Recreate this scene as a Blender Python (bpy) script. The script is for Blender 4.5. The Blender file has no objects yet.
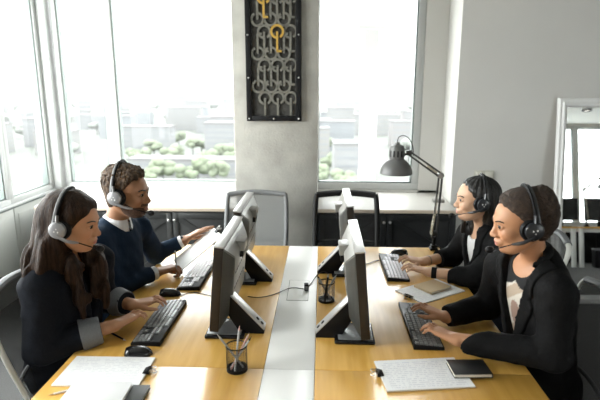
import bpy, bmesh, math, random
import numpy as np
from mathutils import Vector, Matrix
random.seed(7); RNG = np.random.RandomState(7)
PI = math.pi
SC = bpy.context.scene
COL = SC.collection

# ------------------------------------------------------------------ camera, sky, lights, exposure
cam_d = bpy.data.cameras.new('camera'); cam = bpy.data.objects.new('camera', cam_d); COL.objects.link(cam)
cam.location = (0, 0, 1.79)
cam.rotation_euler = (math.radians(90 - 12.493), 0, math.radians(2.412))
cam_d.sensor_width = 36; cam_d.lens = 510 / 600 * 36
cam_d.clip_end = 6000
cam_d.dof.use_dof = True; cam_d.dof.focus_distance = 2.45; cam_d.dof.aperture_fstop = 2.6
SC.camera = cam

world = bpy.data.worlds.new('overcast_sky'); SC.world = world; world.use_nodes = True
wn = world.node_tree.nodes; wl = world.node_tree.links
bg = wn['Background']; bg.inputs['Strength'].default_value = 6.0
bg.inputs['Color'].default_value = (0.96, 0.98, 1.0, 1)

SC.view_settings.view_transform = 'Standard'; SC.view_settings.look = 'None'
SC.view_settings.gamma = 1; SC.view_settings.use_curve_mapping = False
SC.view_settings.exposure = 0.4
SC.cycles.max_bounces = 10; SC.cycles.diffuse_bounces = 6; SC.cycles.glossy_bounces = 4
SC.cycles.transparent_max_bounces = 24; SC.cycles.sample_clamp_indirect = 6
SC.cycles.use_denoising = True

def daylight(name, loc, rot, sx, sy, power):
    l = bpy.data.lights.new(name, 'AREA'); l.shape = 'RECTANGLE'; l.size = sx; l.size_y = sy; l.energy = power
    l.color = (1, 0.99, 0.97)
    o = bpy.data.objects.new(name, l); o.location = loc; o.rotation_euler = rot; COL.objects.link(o); return o
# daylight falling through the windows (each lamp stands just outside its window)
daylight('daylight_left', (-2.95, 2.4, 1.85), (0, -PI/2, 0), 2.0, 4.2, 170)
daylight('daylight_back', (-1.6, 5.3, 1.85), (-PI/2, 0, 0), 1.9, 2.0, 20)
daylight('daylight_back_right', (0.42, 5.3, 1.85), (-PI/2, 0, 0), 0.8, 2.0, 10)
daylight('daylight_rear', (4.9, -2.95, 1.75), (PI/2, 0, 0), 2.5, 2.0, 15)

# ------------------------------------------------------------------ materials
MATS = {}
def mat(name, color, rough=0.5, metal=0.0, noise=0.0, nscale=20, stretch=(1, 1, 1), bump=0.0, bscale=80, color2=None, spec=0.5, sheen=0.0, coat=0.0):
    if name in MATS: return MATS[name]
    m = bpy.data.materials.new(name); m.use_nodes = True; MATS[name] = m
    n = m.node_tree.nodes; l = m.node_tree.links; b = n['Principled BSDF']
    b.inputs['Roughness'].default_value = rough; b.inputs['Metallic'].default_value = metal
    b.inputs['Specular IOR Level'].default_value = spec
    if sheen: b.inputs['Sheen Weight'].default_value = sheen
    if coat: b.inputs['Coat Weight'].default_value = coat
    c = tuple(color) + (1,)
    b.inputs['Base Color'].default_value = c
    if noise or bump or color2:
        tc = n.new('ShaderNodeTexCoord'); mp = n.new('ShaderNodeMapping'); mp.inputs['Scale'].default_value = stretch
        l.new(tc.outputs['Object'], mp.inputs['Vector'])
        if noise or color2:
            t = n.new('ShaderNodeTexNoise'); t.inputs['Scale'].default_value = nscale; t.inputs['Detail'].default_value = 5
            l.new(mp.outputs['Vector'], t.inputs['Vector'])
            r = n.new('ShaderNodeValToRGB'); l.new(t.outputs['Fac'], r.inputs['Fac'])
            r.color_ramp.elements[0].position = 0.3; r.color_ramp.elements[1].position = 0.7
            c2 = color2 if color2 else tuple(x * (1 + noise) for x in color)
            c1 = color if color2 else tuple(x * (1 - noise) for x in color)
            r.color_ramp.elements[0].color = tuple(c1) + (1,); r.color_ramp.elements[1].color = tuple(c2) + (1,)
            l.new(r.outputs['Color'], b.inputs['Base Color'])
        if bump:
            t2 = n.new('ShaderNodeTexNoise'); t2.inputs['Scale'].default_value = bscale; t2.inputs['Detail'].default_value = 3
            l.new(mp.outputs['Vector'], t2.inputs['Vector'])
            bp = n.new('ShaderNodeBump'); bp.inputs['Strength'].default_value = bump; bp.inputs['Distance'].default_value = 0.01
            l.new(t2.outputs['Fac'], bp.inputs['Height']); l.new(bp.outputs['Normal'], b.inputs['Normal'])
    return m

def glass_mat():
    m = bpy.data.materials.new('window_glass'); m.use_nodes = True; n = m.node_tree.nodes; l = m.node_tree.links
    n.remove(n['Principled BSDF'])
    tr = n.new('ShaderNodeBsdfTransparent'); tr.inputs['Color'].default_value = (0.97, 0.985, 0.975, 1)
    gl = n.new('ShaderNodeBsdfGlossy'); gl.inputs['Roughness'].default_value = 0.02
    fr = n.new('ShaderNodeFresnel'); fr.inputs['IOR'].default_value = 1.25
    mx = n.new('ShaderNodeMixShader'); ge = n.new('ShaderNodeNewGeometry'); iv = n.new('ShaderNodeMath'); iv.operation = 'SUBTRACT'; iv.inputs[0].default_value = 1; l.new(ge.outputs['Backfacing'], iv.inputs[1])
    ml = n.new('ShaderNodeMath'); ml.operation = 'MULTIPLY'; l.new(fr.outputs['Fac'], ml.inputs[0]); l.new(iv.outputs[0], ml.inputs[1]); l.new(ml.outputs[0], mx.inputs['Fac'])
    l.new(tr.outputs[0], mx.inputs[1]); l.new(gl.outputs[0], mx.inputs[2])
    l.new(mx.outputs[0], n['Material Output'].inputs['Surface']); return m

def net_mat(name, color, openness):
    m = bpy.data.materials.new(name); m.use_nodes = True; n = m.node_tree.nodes; l = m.node_tree.links
    b = n['Principled BSDF']; b.inputs['Base Color'].default_value = tuple(color) + (1,); b.inputs['Roughness'].default_value = 0.8; b.inputs['Specular IOR Level'].default_value = .1
    tr = n.new('ShaderNodeBsdfTransparent')
    mx = n.new('ShaderNodeMixShader'); mx.inputs['Fac'].default_value = openness
    l.new(b.outputs[0], mx.inputs[1]); l.new(tr.outputs[0], mx.inputs[2])
    l.new(mx.outputs[0], n['Material Output'].inputs['Surface']); return m

def print_mat(name, axis, pitch, base=(0.86, 0.86, 0.87), ink=(0.74, 0.74, 0.77), margin=(0.1, 0.14), words=60):
    """paper with rows of small grey printing; axis = direction in which the rows follow one another"""
    m = bpy.data.materials.new(name); m.use_nodes = True; n = m.node_tree.nodes; l = m.node_tree.links
    b = n['Principled BSDF']; b.inputs['Roughness'].default_value = 0.6
    tc = n.new('ShaderNodeTexCoord'); sp = n.new('ShaderNodeSeparateXYZ'); l.new(tc.outputs['Object'], sp.inputs[0])
    def mth(op, a, c=None):
        k = n.new('ShaderNodeMath'); k.operation = op
        for i, v in enumerate((a, c)):
            if v is None: continue
            if isinstance(v, (int, float)): k.inputs[i].default_value = v
            else: l.new(v, k.inputs[i])
        return k.outputs[0]
    row = sp.outputs[axis]; alo = sp.outputs[1 - axis]
    stripe = mth('LESS_THAN', mth('FRACT', mth('DIVIDE', row, pitch)), 0.42)
    cb = n.new('ShaderNodeCombineXYZ'); l.new(mth('MULTIPLY', alo, words), cb.inputs[0])
    l.new(mth('MULTIPLY', mth('FLOOR', mth('DIVIDE', row, pitch)), 3.7), cb.inputs[1])
    t = n.new('ShaderNodeTexNoise'); t.inputs['Scale'].default_value = 1.0; l.new(cb.outputs[0], t.inputs['Vector'])
    wd = mth('GREATER_THAN', t.outputs['Fac'], 0.47)
    fac = mth('MULTIPLY', stripe, wd)
    lim = mth('MULTIPLY', mth('LESS_THAN', mth('ABSOLUTE', row), margin[0]), mth('LESS_THAN', mth('ABSOLUTE', alo), margin[1]))
    fac = mth('MULTIPLY', fac, lim)
    mx = n.new('ShaderNodeMix'); mx.data_type = 'RGBA'; l.new(fac, mx.inputs[0])
    mx.inputs[6].default_value = tuple(base) + (1,); mx.inputs[7].default_value = tuple(ink) + (1,)
    l.new(mx.outputs[2], b.inputs['Base Color']); return m

def attr_mat(name, rough=0.5, bump=0.0, bscale=300, spec=0.4, sss=0.0):
    m = bpy.data.materials.new(name); m.use_nodes = True; n = m.node_tree.nodes; l = m.node_tree.links
    b = n['Principled BSDF']; b.inputs['Roughness'].default_value = rough; b.inputs['Specular IOR Level'].default_value = spec
    a = n.new('ShaderNodeAttribute'); a.attribute_name = 'Col'; l.new(a.outputs['Color'], b.inputs['Base Color'])
    if bump:
        tc = n.new('ShaderNodeTexCoord'); t2 = n.new('ShaderNodeTexNoise'); t2.inputs['Scale'].default_value = bscale
        l.new(tc.outputs['Object'], t2.inputs['Vector'])
        bp = n.new('ShaderNodeBump'); bp.inputs['Strength'].default_value = bump; bp.inputs['Distance'].default_value = 0.002
        l.new(t2.outputs['Fac'], bp.inputs['Height']); l.new(bp.outputs['Normal'], b.inputs['Normal'])
    return m

GLASS = glass_mat()
WHITEPAINT = mat('white_paint', (0.78, 0.78, 0.77), 0.5)
WALLPAINT = mat('grey_wall_paint', (0.61, 0.60, 0.575), 0.7, noise=0.02, nscale=3)
CEILPAINT = mat('ceiling_paint', (0.36, 0.37, 0.35), 0.8)
SILL = mat('sill_laminate', (0.62, 0.60, 0.565), 0.35, noise=0.02, nscale=6)
SILLEDGE = mat('sill_edge', (0.62, 0.52, 0.42), 0.5)
FRAME = mat('window_frame_white', (0.48, 0.49, 0.485), 0.35)
GASKET = mat('window_gasket', (0.16, 0.19, 0.18), 0.5)
CONCRETE = mat('concrete', (0.32, 0.312, 0.285), 0.8, color2=(0.44, 0.43, 0.395), nscale=5, bump=0.25, bscale=60)
CARPET = mat('carpet', (0.10, 0.10, 0.10), 0.95, noise=0.3, nscale=200, bump=0.3, bscale=500)
PANEL = mat('grey_wall_panel', (0.58, 0.59, 0.56), 0.5)
CAB_L = mat('charcoal_cabinet', (0.035, 0.036, 0.036), 0.45, noise=0.1, nscale=30, spec=.3)
CAB_R = mat('black_cabinet', (0.013, 0.014, 0.015), 0.5, spec=.2)
WOOD = mat('beech_desktop', (0.66, 0.35, 0.06), 0.38, color2=(0.78, 0.46, 0.11), nscale=5, stretch=(7, 0.5, 3), coat=0.7)
WOOD.node_tree.nodes['Principled BSDF'].inputs['Coat Roughness'].default_value = 0.2
WOODEDGE = mat('beech_edge', (0.55, 0.34, 0.12), 0.5)
STRIP = mat('white_laminate', (0.86, 0.855, 0.84), 0.35)
BLACK = mat('black_plastic', (0.010, 0.010, 0.011), 0.45, spec=.15)
BLACKGLOSS = mat('black_gloss', (0.01, 0.01, 0.012), 0.15)
DARKBEZEL = mat('dark_bezel', (0.03, 0.024, 0.019), 0.35, spec=.25)
SCREEN = mat('dark_screen', (0.006, 0.007, 0.008), 0.12)
SILVER = mat('silver_plastic', (0.25, 0.243, 0.225), 0.35, metal=0.0)
SILVERTOP = mat('silver_trim', (0.52, 0.51, 0.5), 0.3, metal=0.3)
GREYPLATE = mat('grey_plate', (0.32, 0.33, 0.34), 0.22, metal=0.4)
STEEL = mat('steel', (0.55, 0.55, 0.54), 0.3, metal=0.9)
LAMPGREY = mat('lamp_grey', (0.11, 0.11, 0.108), 0.4)
LAMPINSIDE = mat('lamp_inside', (0.7, 0.7, 0.68), 0.5)
ARMGREY = mat('lamp_arm', (0.06, 0.06, 0.057), 0.4, spec=.3)
SPRING = mat('lamp_spring', (0.5, 0.46, 0.36), 0.35, metal=0.8)
PAPER = mat('paper', (0.86, 0.86, 0.87), 0.6)
KRAFT = mat('kraft_board', (0.55, 0.42, 0.26), 0.6)
NOTEBLACK = mat('notebook_black', (0.014, 0.014, 0.015), 0.45)
LEATHERPAGE = mat('page_edges', (0.7, 0.66, 0.56), 0.7)
GOLD = mat('gold_metal', (0.66, 0.42, 0.10), 0.35, metal=0.6)
PEWTER = mat('pewter_metal', (0.2, 0.195, 0.17), 0.4, metal=0.4, noise=0.2, nscale=40)
ARTBACK = mat('art_backing', (0.05, 0.048, 0.044), 0.4, noise=0.3, nscale=30)
CHAIRGREY = mat('chair_grey', (0.13, 0.135, 0.14), 0.55)
CHAIRBLACK = mat('chair_black', (0.012, 0.012, 0.012), 0.5, spec=.15)
CHAIRWHITE = mat('chair_white', (0.62, 0.62, 0.58), 0.4)
NETGREY = net_mat('net_grey', (0.17, 0.175, 0.175), 0.22)
NETBLACK = net_mat('net_black', (0.02, 0.02, 0.02), 0.55)
NETDARK = net_mat('net_dark', (0.035, 0.036, 0.036), 0.25)
MIRROR = mat('mirror_silvering', (0.86, 0.88, 0.87), 0.0, metal=1.0)
WIRE = mat('wire_mesh', (0.02, 0.02, 0.02), 0.4, metal=0.5)
CABLE = mat('cable', (0.02, 0.018, 0.018), 0.5)

# ------------------------------------------------------------------ mesh building
class MB:
    def __init__(s): s.bm = bmesh.new()
    def _new(s, fn):
        b = bmesh.new(); fn(b); me = bpy.data.meshes.new('tmp'); b.to_mesh(me); b.free(); s.bm.from_mesh(me); bpy.data.meshes.remove(me)
    def box(s, lo, hi, bev=0.0, seg=2, M=None):
        lo = Vector(lo); hi = Vector(hi)
        def f(b):
            bmesh.ops.create_cube(b, size=1)
            for v in b.verts: v.co = Vector(((lo[i] + hi[i]) / 2 + v.co[i] * (hi[i] - lo[i])) for i in range(3))
            if bev: bmesh.ops.bevel(b, geom=b.edges[:], offset=bev, segments=seg, affect='EDGES', profile=0.5)
            if M: bmesh.ops.transform(b, matrix=M, verts=b.verts[:])
        s._new(f); return s
    def prism(s, pts, lo, hi, axis=1, bev=0.0, M=None):
        """polygon pts (2-D) extruded along axis; for axis 1 the points are (x, z), for 2 (x, y), for 0 (y, z)"""
        def f(b):
            def mk(p, t):
                return {0: (t, p[0], p[1]), 1: (p[0], t, p[1]), 2: (p[0], p[1], t)}[axis]
            a = [b.verts.new(mk(p, lo)) for p in pts]; c = [b.verts.new(mk(p, hi)) for p in pts]
            n = len(pts)
            b.faces.new(a); b.faces.new(c[::-1])
            for i in range(n): b.faces.new((a[i], c[i], c[(i + 1) % n], a[(i + 1) % n]))
            bmesh.ops.recalc_face_normals(b, faces=b.faces[:])
            if bev: bmesh.ops.bevel(b, geom=b.edges[:], offset=bev, segments=2, affect='EDGES', profile=0.5)
            if M: bmesh.ops.transform(b, matrix=M, verts=b.verts[:])
        s._new(f); return s
    def tube(s, pts, r, n=8, closed=False, flat=None, up=(0, 0, 1)):
        """r: number or list; flat=(w, t): flat strip section instead of round"""
        P = [Vector(p) for p in pts]; N = len(P)
        rr = r if isinstance(r, (list, tuple)) else [r] * N
        def f(b):
            rings = []
            pu = Vector(up)
            for i, p in enumerate(P):
                if closed: t = P[(i + 1) % N] - P[i - 1]
                else: t = P[min(i + 1, N - 1)] - P[max(i - 1, 0)]
                t.normalize()
                u = pu - t * pu.dot(t)
                if u.length < 1e-4: u = Vector((1, 0, 0)) - t * t.x
                if u.length < 1e-4: u = Vector((0, 1, 0)) - t * t.y
                u.normalize(); w = t.cross(u)
                if flat is None: pu = u
                ring = []
                for k in range(n):
                    a = 2 * PI * k / n + (PI / 4 if n == 4 else 0)
                    su, sw = (rr[i], rr[i]) if flat is None else (flat[1] * rr[i], flat[0] * rr[i])
                    ring.append(b.verts.new(p + u * (math.cos(a) * su) + w * (math.sin(a) * sw)))
                rings.append(ring)
            M = N if closed else N - 1
            for i in range(M):
                A, B = rings[i], rings[(i + 1) % N]
                for k in range(n): b.faces.new((A[k], A[(k + 1) % n], B[(k + 1) % n], B[k]))
            if not closed: b.faces.new(rings[0][::-1]); b.faces.new(rings[-1])
            bmesh.ops.recalc_face_normals(b, faces=b.faces[:])
        s._new(f); return s
    def lathe(s, prof, n=24, M=None, cap=True):
        """profile of (radius, z) turned about z"""
        def f(b):
            rings = []
            for r, z in prof:
                rings.append([b.verts.new((r * math.cos(2 * PI * k / n), r * math.sin(2 * PI * k / n), z)) for k in range(n)])
            for A, B in zip(rings, rings[1:]):
                for k in range(n): b.faces.new((A[k], A[(k + 1) % n], B[(k + 1) % n], B[k]))
            if cap: b.faces.new(rings[0][::-1]); b.faces.new(rings[-1])
            bmesh.ops.remove_doubles(b, verts=b.verts[:], dist=1e-6)
            bmesh.ops.recalc_face_normals(b, faces=b.faces[:])
            if M: bmesh.ops.transform(b, matrix=M, verts=b.verts[:])
        s._new(f); return s
    def sphere(s, c, r, sub=2, M=None):
        rad = r if isinstance(r, (tuple, list)) else (r, r, r)
        def f(b):
            bmesh.ops.create_icosphere(b, subdivisions=sub, radius=1)
            for v in b.verts: v.co = Vector((c[0] + v.co.x * rad[0], c[1] + v.co.y * rad[1], c[2] + v.co.z * rad[2]))
            if M: bmesh.ops.transform(b, matrix=M, verts=b.verts[:])
        s._new(f); return s
    def grid(s, V, nu, nv):
        def f(b):
            vs = [b.verts.new(p) for p in V]
            for i in range(nu - 1):
                for j in range(nv - 1):
                    b.faces.new((vs[i * nv + j], vs[(i + 1) * nv + j], vs[(i + 1) * nv + j + 1], vs[i * nv + j + 1]))
        s._new(f); return s
    def build(s, name, material, parent=None, loc=None, angle=40):
        me = bpy.data.meshes.new(name); s.bm.to_mesh(me); s.bm.free(); me.materials.append(material)
        for p in me.polygons: p.use_smooth = True
        me.set_sharp_from_angle(angle=math.radians(angle))
        o = bpy.data.objects.new(name, me); COL.objects.link(o)
        if loc: o.location = loc
        if parent: o.parent = parent
        return o

def tag(o, label=None, cat=None, group=None, kind=None):
    if label: o['label'] = label
    if cat: o['category'] = cat
    if group: o['group'] = group
    if kind: o['kind'] = kind
    return o
def empty(name, loc=(0, 0, 0), rz=0.0, label=None, cat=None, group=None, kind=None):
    o = bpy.data.objects.new(name, None); COL.objects.link(o); o.empty_display_size = 0.05
    o.location = loc; o.rotation_euler = (0, 0, rz); return tag(o, label, cat, group, kind)
def kids(o): return [c for c in bpy.data.objects if c.parent == o]
def copy_tree(o, parent=None):
    c = o.copy(); COL.objects.link(c); c.parent = parent
    for ch in kids(o): copy_tree(ch, c)
    return c
def struct(o, label, cat='wall'): return tag(o, label, cat, kind='structure')
def bez(a, b, c, d, n=10):
    a, b, c, d = map(Vector, (a, b, c, d)); out = []
    for i in range(n + 1):
        t = i / n; out.append(a * (1 - t) ** 3 + b * 3 * t * (1 - t) ** 2 + c * 3 * t * t * (1 - t) + d * t ** 3)
    return out
def smooth_path(pts, n=6):
    P = [Vector(p) for p in pts]; out = []
    for i in range(len(P) - 1):
        p0, p1, p2, p3 = P[max(i - 1, 0)], P[i], P[i + 1], P[min(i + 2, len(P) - 1)]
        for k in range(n):
            t = k / n
            out.append(0.5 * ((2 * p1) + (p2 - p0) * t + (2 * p0 - 5 * p1 + 4 * p2 - p3) * t * t + (3 * p1 - p0 - 3 * p2 + p3) * t ** 3))
    return out + [P[-1]]

# ------------------------------------------------------------------ the room
XL, XR, YB, YR, ZC = -2.6, 6.5, 4.85, -2.6, 3.0      # left wall, right wall, back wall, rear wall, ceiling
SZ = 0.80                                             # counter top
struct(MB().box((XL - .3, YR - .3, -.2), (XR + .3, YB + .3, 0)).build('floor', CARPET), 'dark grey carpet floor of the office', 'floor')
struct(MB().box((XL - .3, YR - .3, ZC), (XR + .3, YB + .3, ZC + .2)).build('ceiling', CEILPAINT), 'pale grey office ceiling', 'ceiling')
b = MB()
b.box((XL - .2, YB, 0), (1.12, YB + .2, SZ + .02)).box((XL - .2, YB, 2.85), (1.12, YB + .2, ZC))
b.box((-.62, YB, SZ), (-.1, YB + .2, ZC)).box((.93, YB, SZ), (1.3, YB + .2, ZC))
struct(b.build('wall_back', WALLPAINT), 'grey window wall behind the counters', 'wall')
b = MB().box((1.13, 4.40, 0), (XR + .2, YB + .2, ZC))
struct(b.build('wall_right_of_window', WALLPAINT), 'plain light grey wall with the leaning mirror', 'wall')
b = MB().box((XL - .2, YR, 2.85), (XL, YB, ZC)).box((XL - .2, YR, 0), (XL - .02, YB, SZ)).box((XL - .2, YR, SZ + .02), (XL, .5, 2.85))
struct(b.build('wall_left', WALLPAINT), 'low wall under the left windows', 'wall')
b = MB()
for y0, y1 in ((4.10, 4.845), (3.2, 4.09), (2.3, 3.19), (1.4, 2.29), (.5, 1.39)):
    b.box((XL - .019, y0, .05), (XL, y1, SZ - .016), .004)
    b.box((XL - .002, y0 + .05, .12), (XL + .004, y1 - .05, SZ - .07), .003)
struct(b.build('trim_1', PANEL), 'grey panels under the left windows', 'wall')
b = MB().box((XL - .2, YR, SZ), (XL + .015, YB, SZ + .02), .004)
struct(b.build('trim_2', FRAME), 'white sill under the left windows', 'sill')
struct(MB().box((XL - .01, YR, SZ - .014), (XL + .006, YB, SZ + .001)).build('trim_6', GASKET), 'dark gap under the left sill', 'trim')
struct(MB().box((XR, YR, 0), (XR + .2, 4.4, ZC)).build('wall_right', WALLPAINT), 'far right wall of the office', 'wall')
b = MB().box((XL, YR - .2, 0), (XR, YR, .8)).box((XL, YR - .2, .8), (3.6, YR, 2.96)).box((XL, YR - .2, 2.96), (XR, YR, ZC))
for x0, x1 in ((XL, XL + .2), (XR - .3, XR)): b.box((x0, YR - .2, .8), (x1, YR, 2.96))
struct(b.build('wall_rear', WALLPAINT), 'wall behind the camera with windows', 'wall')
# concrete pillar
struct(MB().box((-.708, 4.12, 0), (-.03, 4.93, ZC), .012).build('pillar', CONCRETE), 'square grey concrete pillar between the windows', 'pillar')

NW = [0]
def window(p0, p1, axis, fixed, z0, z1, label, fw=.05, left=True, right=True):
    """framed pane between p0..p1 along axis (0 = x, 1 = y) in the plane 'fixed'"""
    NW[0] += 1; root = empty(f'window_{NW[0]}', (0, 0, 0)); struct(root, label, 'window')
    def bx(mb, a0, a1, zz0, zz1, d, bev=.004):
        lo, hi = (a0, fixed - d, zz0), (a1, fixed + d, zz1)
        if axis == 1: lo, hi = (fixed - d, a0, zz0), (fixed + d, a1, zz1)
        mb.box(lo, hi, bev)
    f = MB()
    bx(f, p0, p1, z0, z0 + fw, .045); bx(f, p0, p1, z1 - fw, z1, .045)
    bx(f, p0, p0 + fw, z0 + fw - .01, z1 - fw, .045); bx(f, p1 - fw, p1, z0 + fw - .01, z1 - fw, .045)
    f.build('frame', FRAME, root)
    g = MB(); q = fw; e = .013
    bx(g, p0 + q, p1 - q, z0 + q, z0 + q + e, .03, 0); bx(g, p0 + q, p1 - q, z1 - q - e, z1 - q, .03, 0)
    bx(g, p0 + q, p0 + q + e, z0 + q, z1 - q, .03, 0); bx(g, p1 - q - e, p1 - q, z0 + q, z1 - q, .03, 0)
    g.build('gasket', GASKET, root)
    p = MB(); bx(p, p0 + q, p1 - q, z0 + q, z1 - q, .004, 0); p.build('pane', GLASS, root)
    return root
Z0, Z1 = SZ + .02, 2.85
window(-2.02, -.62, 0, YB + .06, Z0, Z1, 'widest window pane, left of the pillar', .065)
window(-2.52, -2.02, 0, YB + .06, Z0, Z1, 'narrow window pane beside the room corner')
window(-.1, .93, 0, YB + .06, Z0, Z1, 'window pane right of the concrete pillar', .065)
window(4.10, 4.80, 1, XL - .06, Z0, Z1, 'left wall window nearest the corner')
for y0, y1 in ((2.9, 4.10), (1.7, 2.9), (.5, 1.7)):
    window(y0, y1, 1, XL - .06, Z0, Z1, 'left wall window in the row of panes, further from the corner')
struct(MB().box((XL - .12, 4.80, SZ), (XL + .06, YB + .12, Z1), .006).build('trim_3', FRAME), 'white corner post between the windows', 'trim')
for x0, x1 in ((3.6, 4.5), (4.5, 5.5), (5.5, 6.2)):
    window(x0, x1, 0, YR - .06, .8, 2.96, 'window behind the camera seen in the mirror', .06)
# white pillar of the balcony outside the right window
b = MB().box((.42, 5.45, -4), (.58, 5.75, 4.2), .01); b.box((.36, 5.4, 2.36), (.64, 5.8, 2.44), .01)
struct(b.build('trim_4', WHITEPAINT), 'white outer post beyond the right window', 'post')
b = MB().box((-3.2, 5.05, .55), (1.6, 5.7, .76), .01)
struct(b.build('trim_5', WHITEPAINT), 'pale ledge outside the back windows', 'ledge')

# ------------------------------------------------------------------ counters and cabinets along the back wall
def counter(x0, x1, label):
    r = empty('countertop', ((x0 + x1) / 2, 4.5, SZ), 0, label, 'counter')
    w = (x1 - x0) / 2
    MB().box((-w, -.37, -.03), (w, .345, 0), .004).build('top', SILL, r)
    MB().box((-w, -.376, -.031), (w, -.369, -.003), .001).build('front_edge', SILLEDGE, r)
counter(-2.44, -.712, 'long cream window counter left of the concrete pillar')
counter(-.026, 1.125, 'cream window counter behind the desk lamp, right of pillar')
def barn_door(root, x0, x1, sign, m, z0=.06, z1=.755, y=-.36):
    d = MB().box((x0 + .003, y, z0), (x1 - .003, y + .02, z1), .003).build('door', m, root)
    s = .05; f = MB()
    for a0, a1 in ((x0 + .004, x0 + s), (x1 - s, x1 - .004)): f.box((a0, y - .016, z0), (a1, y, z1), .003)
    f.box((x0 + s, y - .016, z1 - .05), (x1 - s, y, z1), .003); f.box((x0 + s, y - .016, z0), (x1 - s, y, z0 + .06), .003)
    ax, az, bx_, bz = x0 + s, z0 + .06, x1 - s, z1 - .05
    if sign < 0: ax, bx_ = bx_, ax
    mz = (az + bz) / 2
    for (p, q) in (((ax, mz), (bx_, bz)), ((bx_, mz), (ax, az))):
        dx, dz = q[0] - p[0], q[1] - p[1]; L = math.hypot(dx, dz); nx, nz = -dz / L * .022, dx / L * .022
        f.prism([(p[0] + nx, p[1] + nz), (q[0] + nx, q[1] + nz), (q[0] - nx, q[1] - nz), (p[0] - nx, p[1] - nz)], y - .012, y + .002)
    f.box((x0 + s, y - .015, mz - .022), (x1 - s, y, mz + .022), .003)
    f.build('door_brace', m, d)
    kx = x1 - .025 if sign > 0 else x0 + .025
    MB().lathe([(.004, 0), (.004, .012), (.011, .016), (.012, .024), (.006, .028)], 14, Matrix.Translation((kx, y - .016, z1 - .06)) @ Matrix.Rotation(PI / 2, 4, 'X')).build('knob', STEEL, d)
def cabinet(x0, x1, m, label):
    r = empty('cabinet', ((x0 + x1) / 2, 4.5, 0), 0, label, 'cabinet', 'cabinets under the window counter')
    w = (x1 - x0) / 2
    c = MB().box((-w + .001, -.338, .04), (w - .001, .33, .767), .002).box((-w + .02, -.3, 0), (w - .02, .3, .045))
    c.build('body', m, r)
    barn_door(r, -w, 0, 1, m); barn_door(r, 0, w, -1, m)
cabinet(-2.435, -1.80, CAB_L, 'charcoal double cabinet in the corner behind the seated man')
cabinet(-1.795, -.715, CAB_L, 'charcoal double cabinet with braced doors, just left of pillar')
cabinet(-.024, 1.118, CAB_R, 'black double cabinet with braced doors, right of the pillar')

# ------------------------------------------------------------------ wall art on the pillar
art = empty('wall_art', (-.378, 4.12, 1.525), 0, 'black framed metal ring artwork with gold accents on concrete pillar', 'artwork')
W2, HT, FB = .216, 1.16, .042
f = MB()
f.box((-W2, -.05, 0), (-W2 + FB, -.002, HT), .004).box((W2 - FB, -.05, 0), (W2, -.002, HT), .004)
f.box((-W2 + FB, -.05, 0), (W2 - FB, -.002, FB), .004).box((-W2 + FB, -.05, HT - FB), (W2 - FB, -.002, HT), .004)
f.build('frame', BLACK, art)
MB().box((-W2 + .02, -.012, .02), (W2 - .02, -.003, HT - .02)).build('backing', ARTBACK, art)
for (x, z) in [(-W2 + .02, .02), (0, .02), (W2 - .02, .02)] + [(s * (W2 - .02), z) for s in (-1, 1) for z in (.335, .655, .975)] + [(0, HT - .02), (-W2 + .02, HT - .02), (W2 - .02, HT - .02)]:
    MB().sphere((x, -.052, z), .0075, 1).build('bolt', STEEL, art)
def ring_glyph(mb, cx, cz, down, y=-.028, r=.0455, t=.012):
    """an open ring with a stem that runs from its middle"""
    s = -1 if down else 1
    pts = []
    for k in range(21):
        a = math.radians(-62 + 332 * k / 20) if down else math.radians(118 + 332 * k / 20)
        pts.append((cx + r * math.cos(a), y, cz + r * math.sin(a)))
    mb.tube(pts, 1, 4, flat=(.012, t), up=(0, -1, 0))
    mb.box((cx - .008, y - .008, min(cz, cz + s * .145)), (cx + .008, y + .006, max(cz, cz + s * .145)))
    mb.box((cx - .004, y - .008, cz + s * .145 - .008), (cx + .034, y + .006, cz + s * .145 + .008))
lat = MB(); zt = .09
rows = []
sp = .1015
for p in range(5):
    zb = .02 + p * .25
    rows.append((zb, False, 0.0)); rows.append((zb + .16, True, sp / 2))
golds = []
IN = W2 - FB
for zc, down, off in rows:
    for k in range(-2, 3):
        cx = k * sp + off - .02
        if abs(cx) > IN - .02: continue
        if zc < FB - .02 or zc > HT - FB - .02: continue
        if down and abs(zc - .68) < .05 and abs(cx - .03) < .03: golds.append((cx, zc)); continue
        if down and abs(zc - .93) < .05 and abs(cx + .07) < .03: golds.append((cx, zc)); continue
        ring_glyph(lat, cx, zc, down)
lat.build('ring_lattice', PEWTER, art)
for cx, zc in golds:
    g = MB(); ring_glyph(g, cx, zc, True, y=-.04); tag(g.build('gold_emblem', GOLD, art), 'gold ring with a footed stem')

# ------------------------------------------------------------------ desks
DZ = .74
def desk(x0, x1, y0, y1, label, side):
    r = empty('desk', ((x0 + x1) / 2, (y0 + y1) / 2, 0), 0, label, 'desk', 'desks of the shared work island')
    w, d = (x1 - x0) / 2, (y1 - y0) / 2
    MB().box((-w, -d + .001, DZ - .028), (w, d - .001, DZ), .0025).build('desktop', WOOD, r)
    for sx in (-1, 1):
        for sy in (-1, 1):
            cx, cy = sx * (w - .06), sy * (d - .06)
            MB().box((cx - .03, cy - .03, 0), (cx + .03, cy + .03, DZ - .028), .004).build('leg', WHITEPAINT, r)
    f = MB().box((-w + .05, -d + .045, DZ - .08), (w - .05, -d + .075, DZ - .0285)).box((-w + .05, d - .075, DZ - .08), (w - .05, d - .045, DZ - .0285))
    f.build('apron', WHITEPAINT, r)
DY0, DYS, DY1 = .25, 1.756, 3.30
desk(-.993, -.213, DYS, DY1, 'beech desk of the woman and man on the left side', -1)
desk(-.017, .793, DYS, DY1, 'beech desk of the two women on the right side', 1)
desk(-.993, -.213, DY0, DYS, 'beech desk end nearest the camera, left of white strip', -1)
desk(-.017, .793, DY0, DYS, 'beech desk end nearest the camera, right of white strip', 1)
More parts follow.
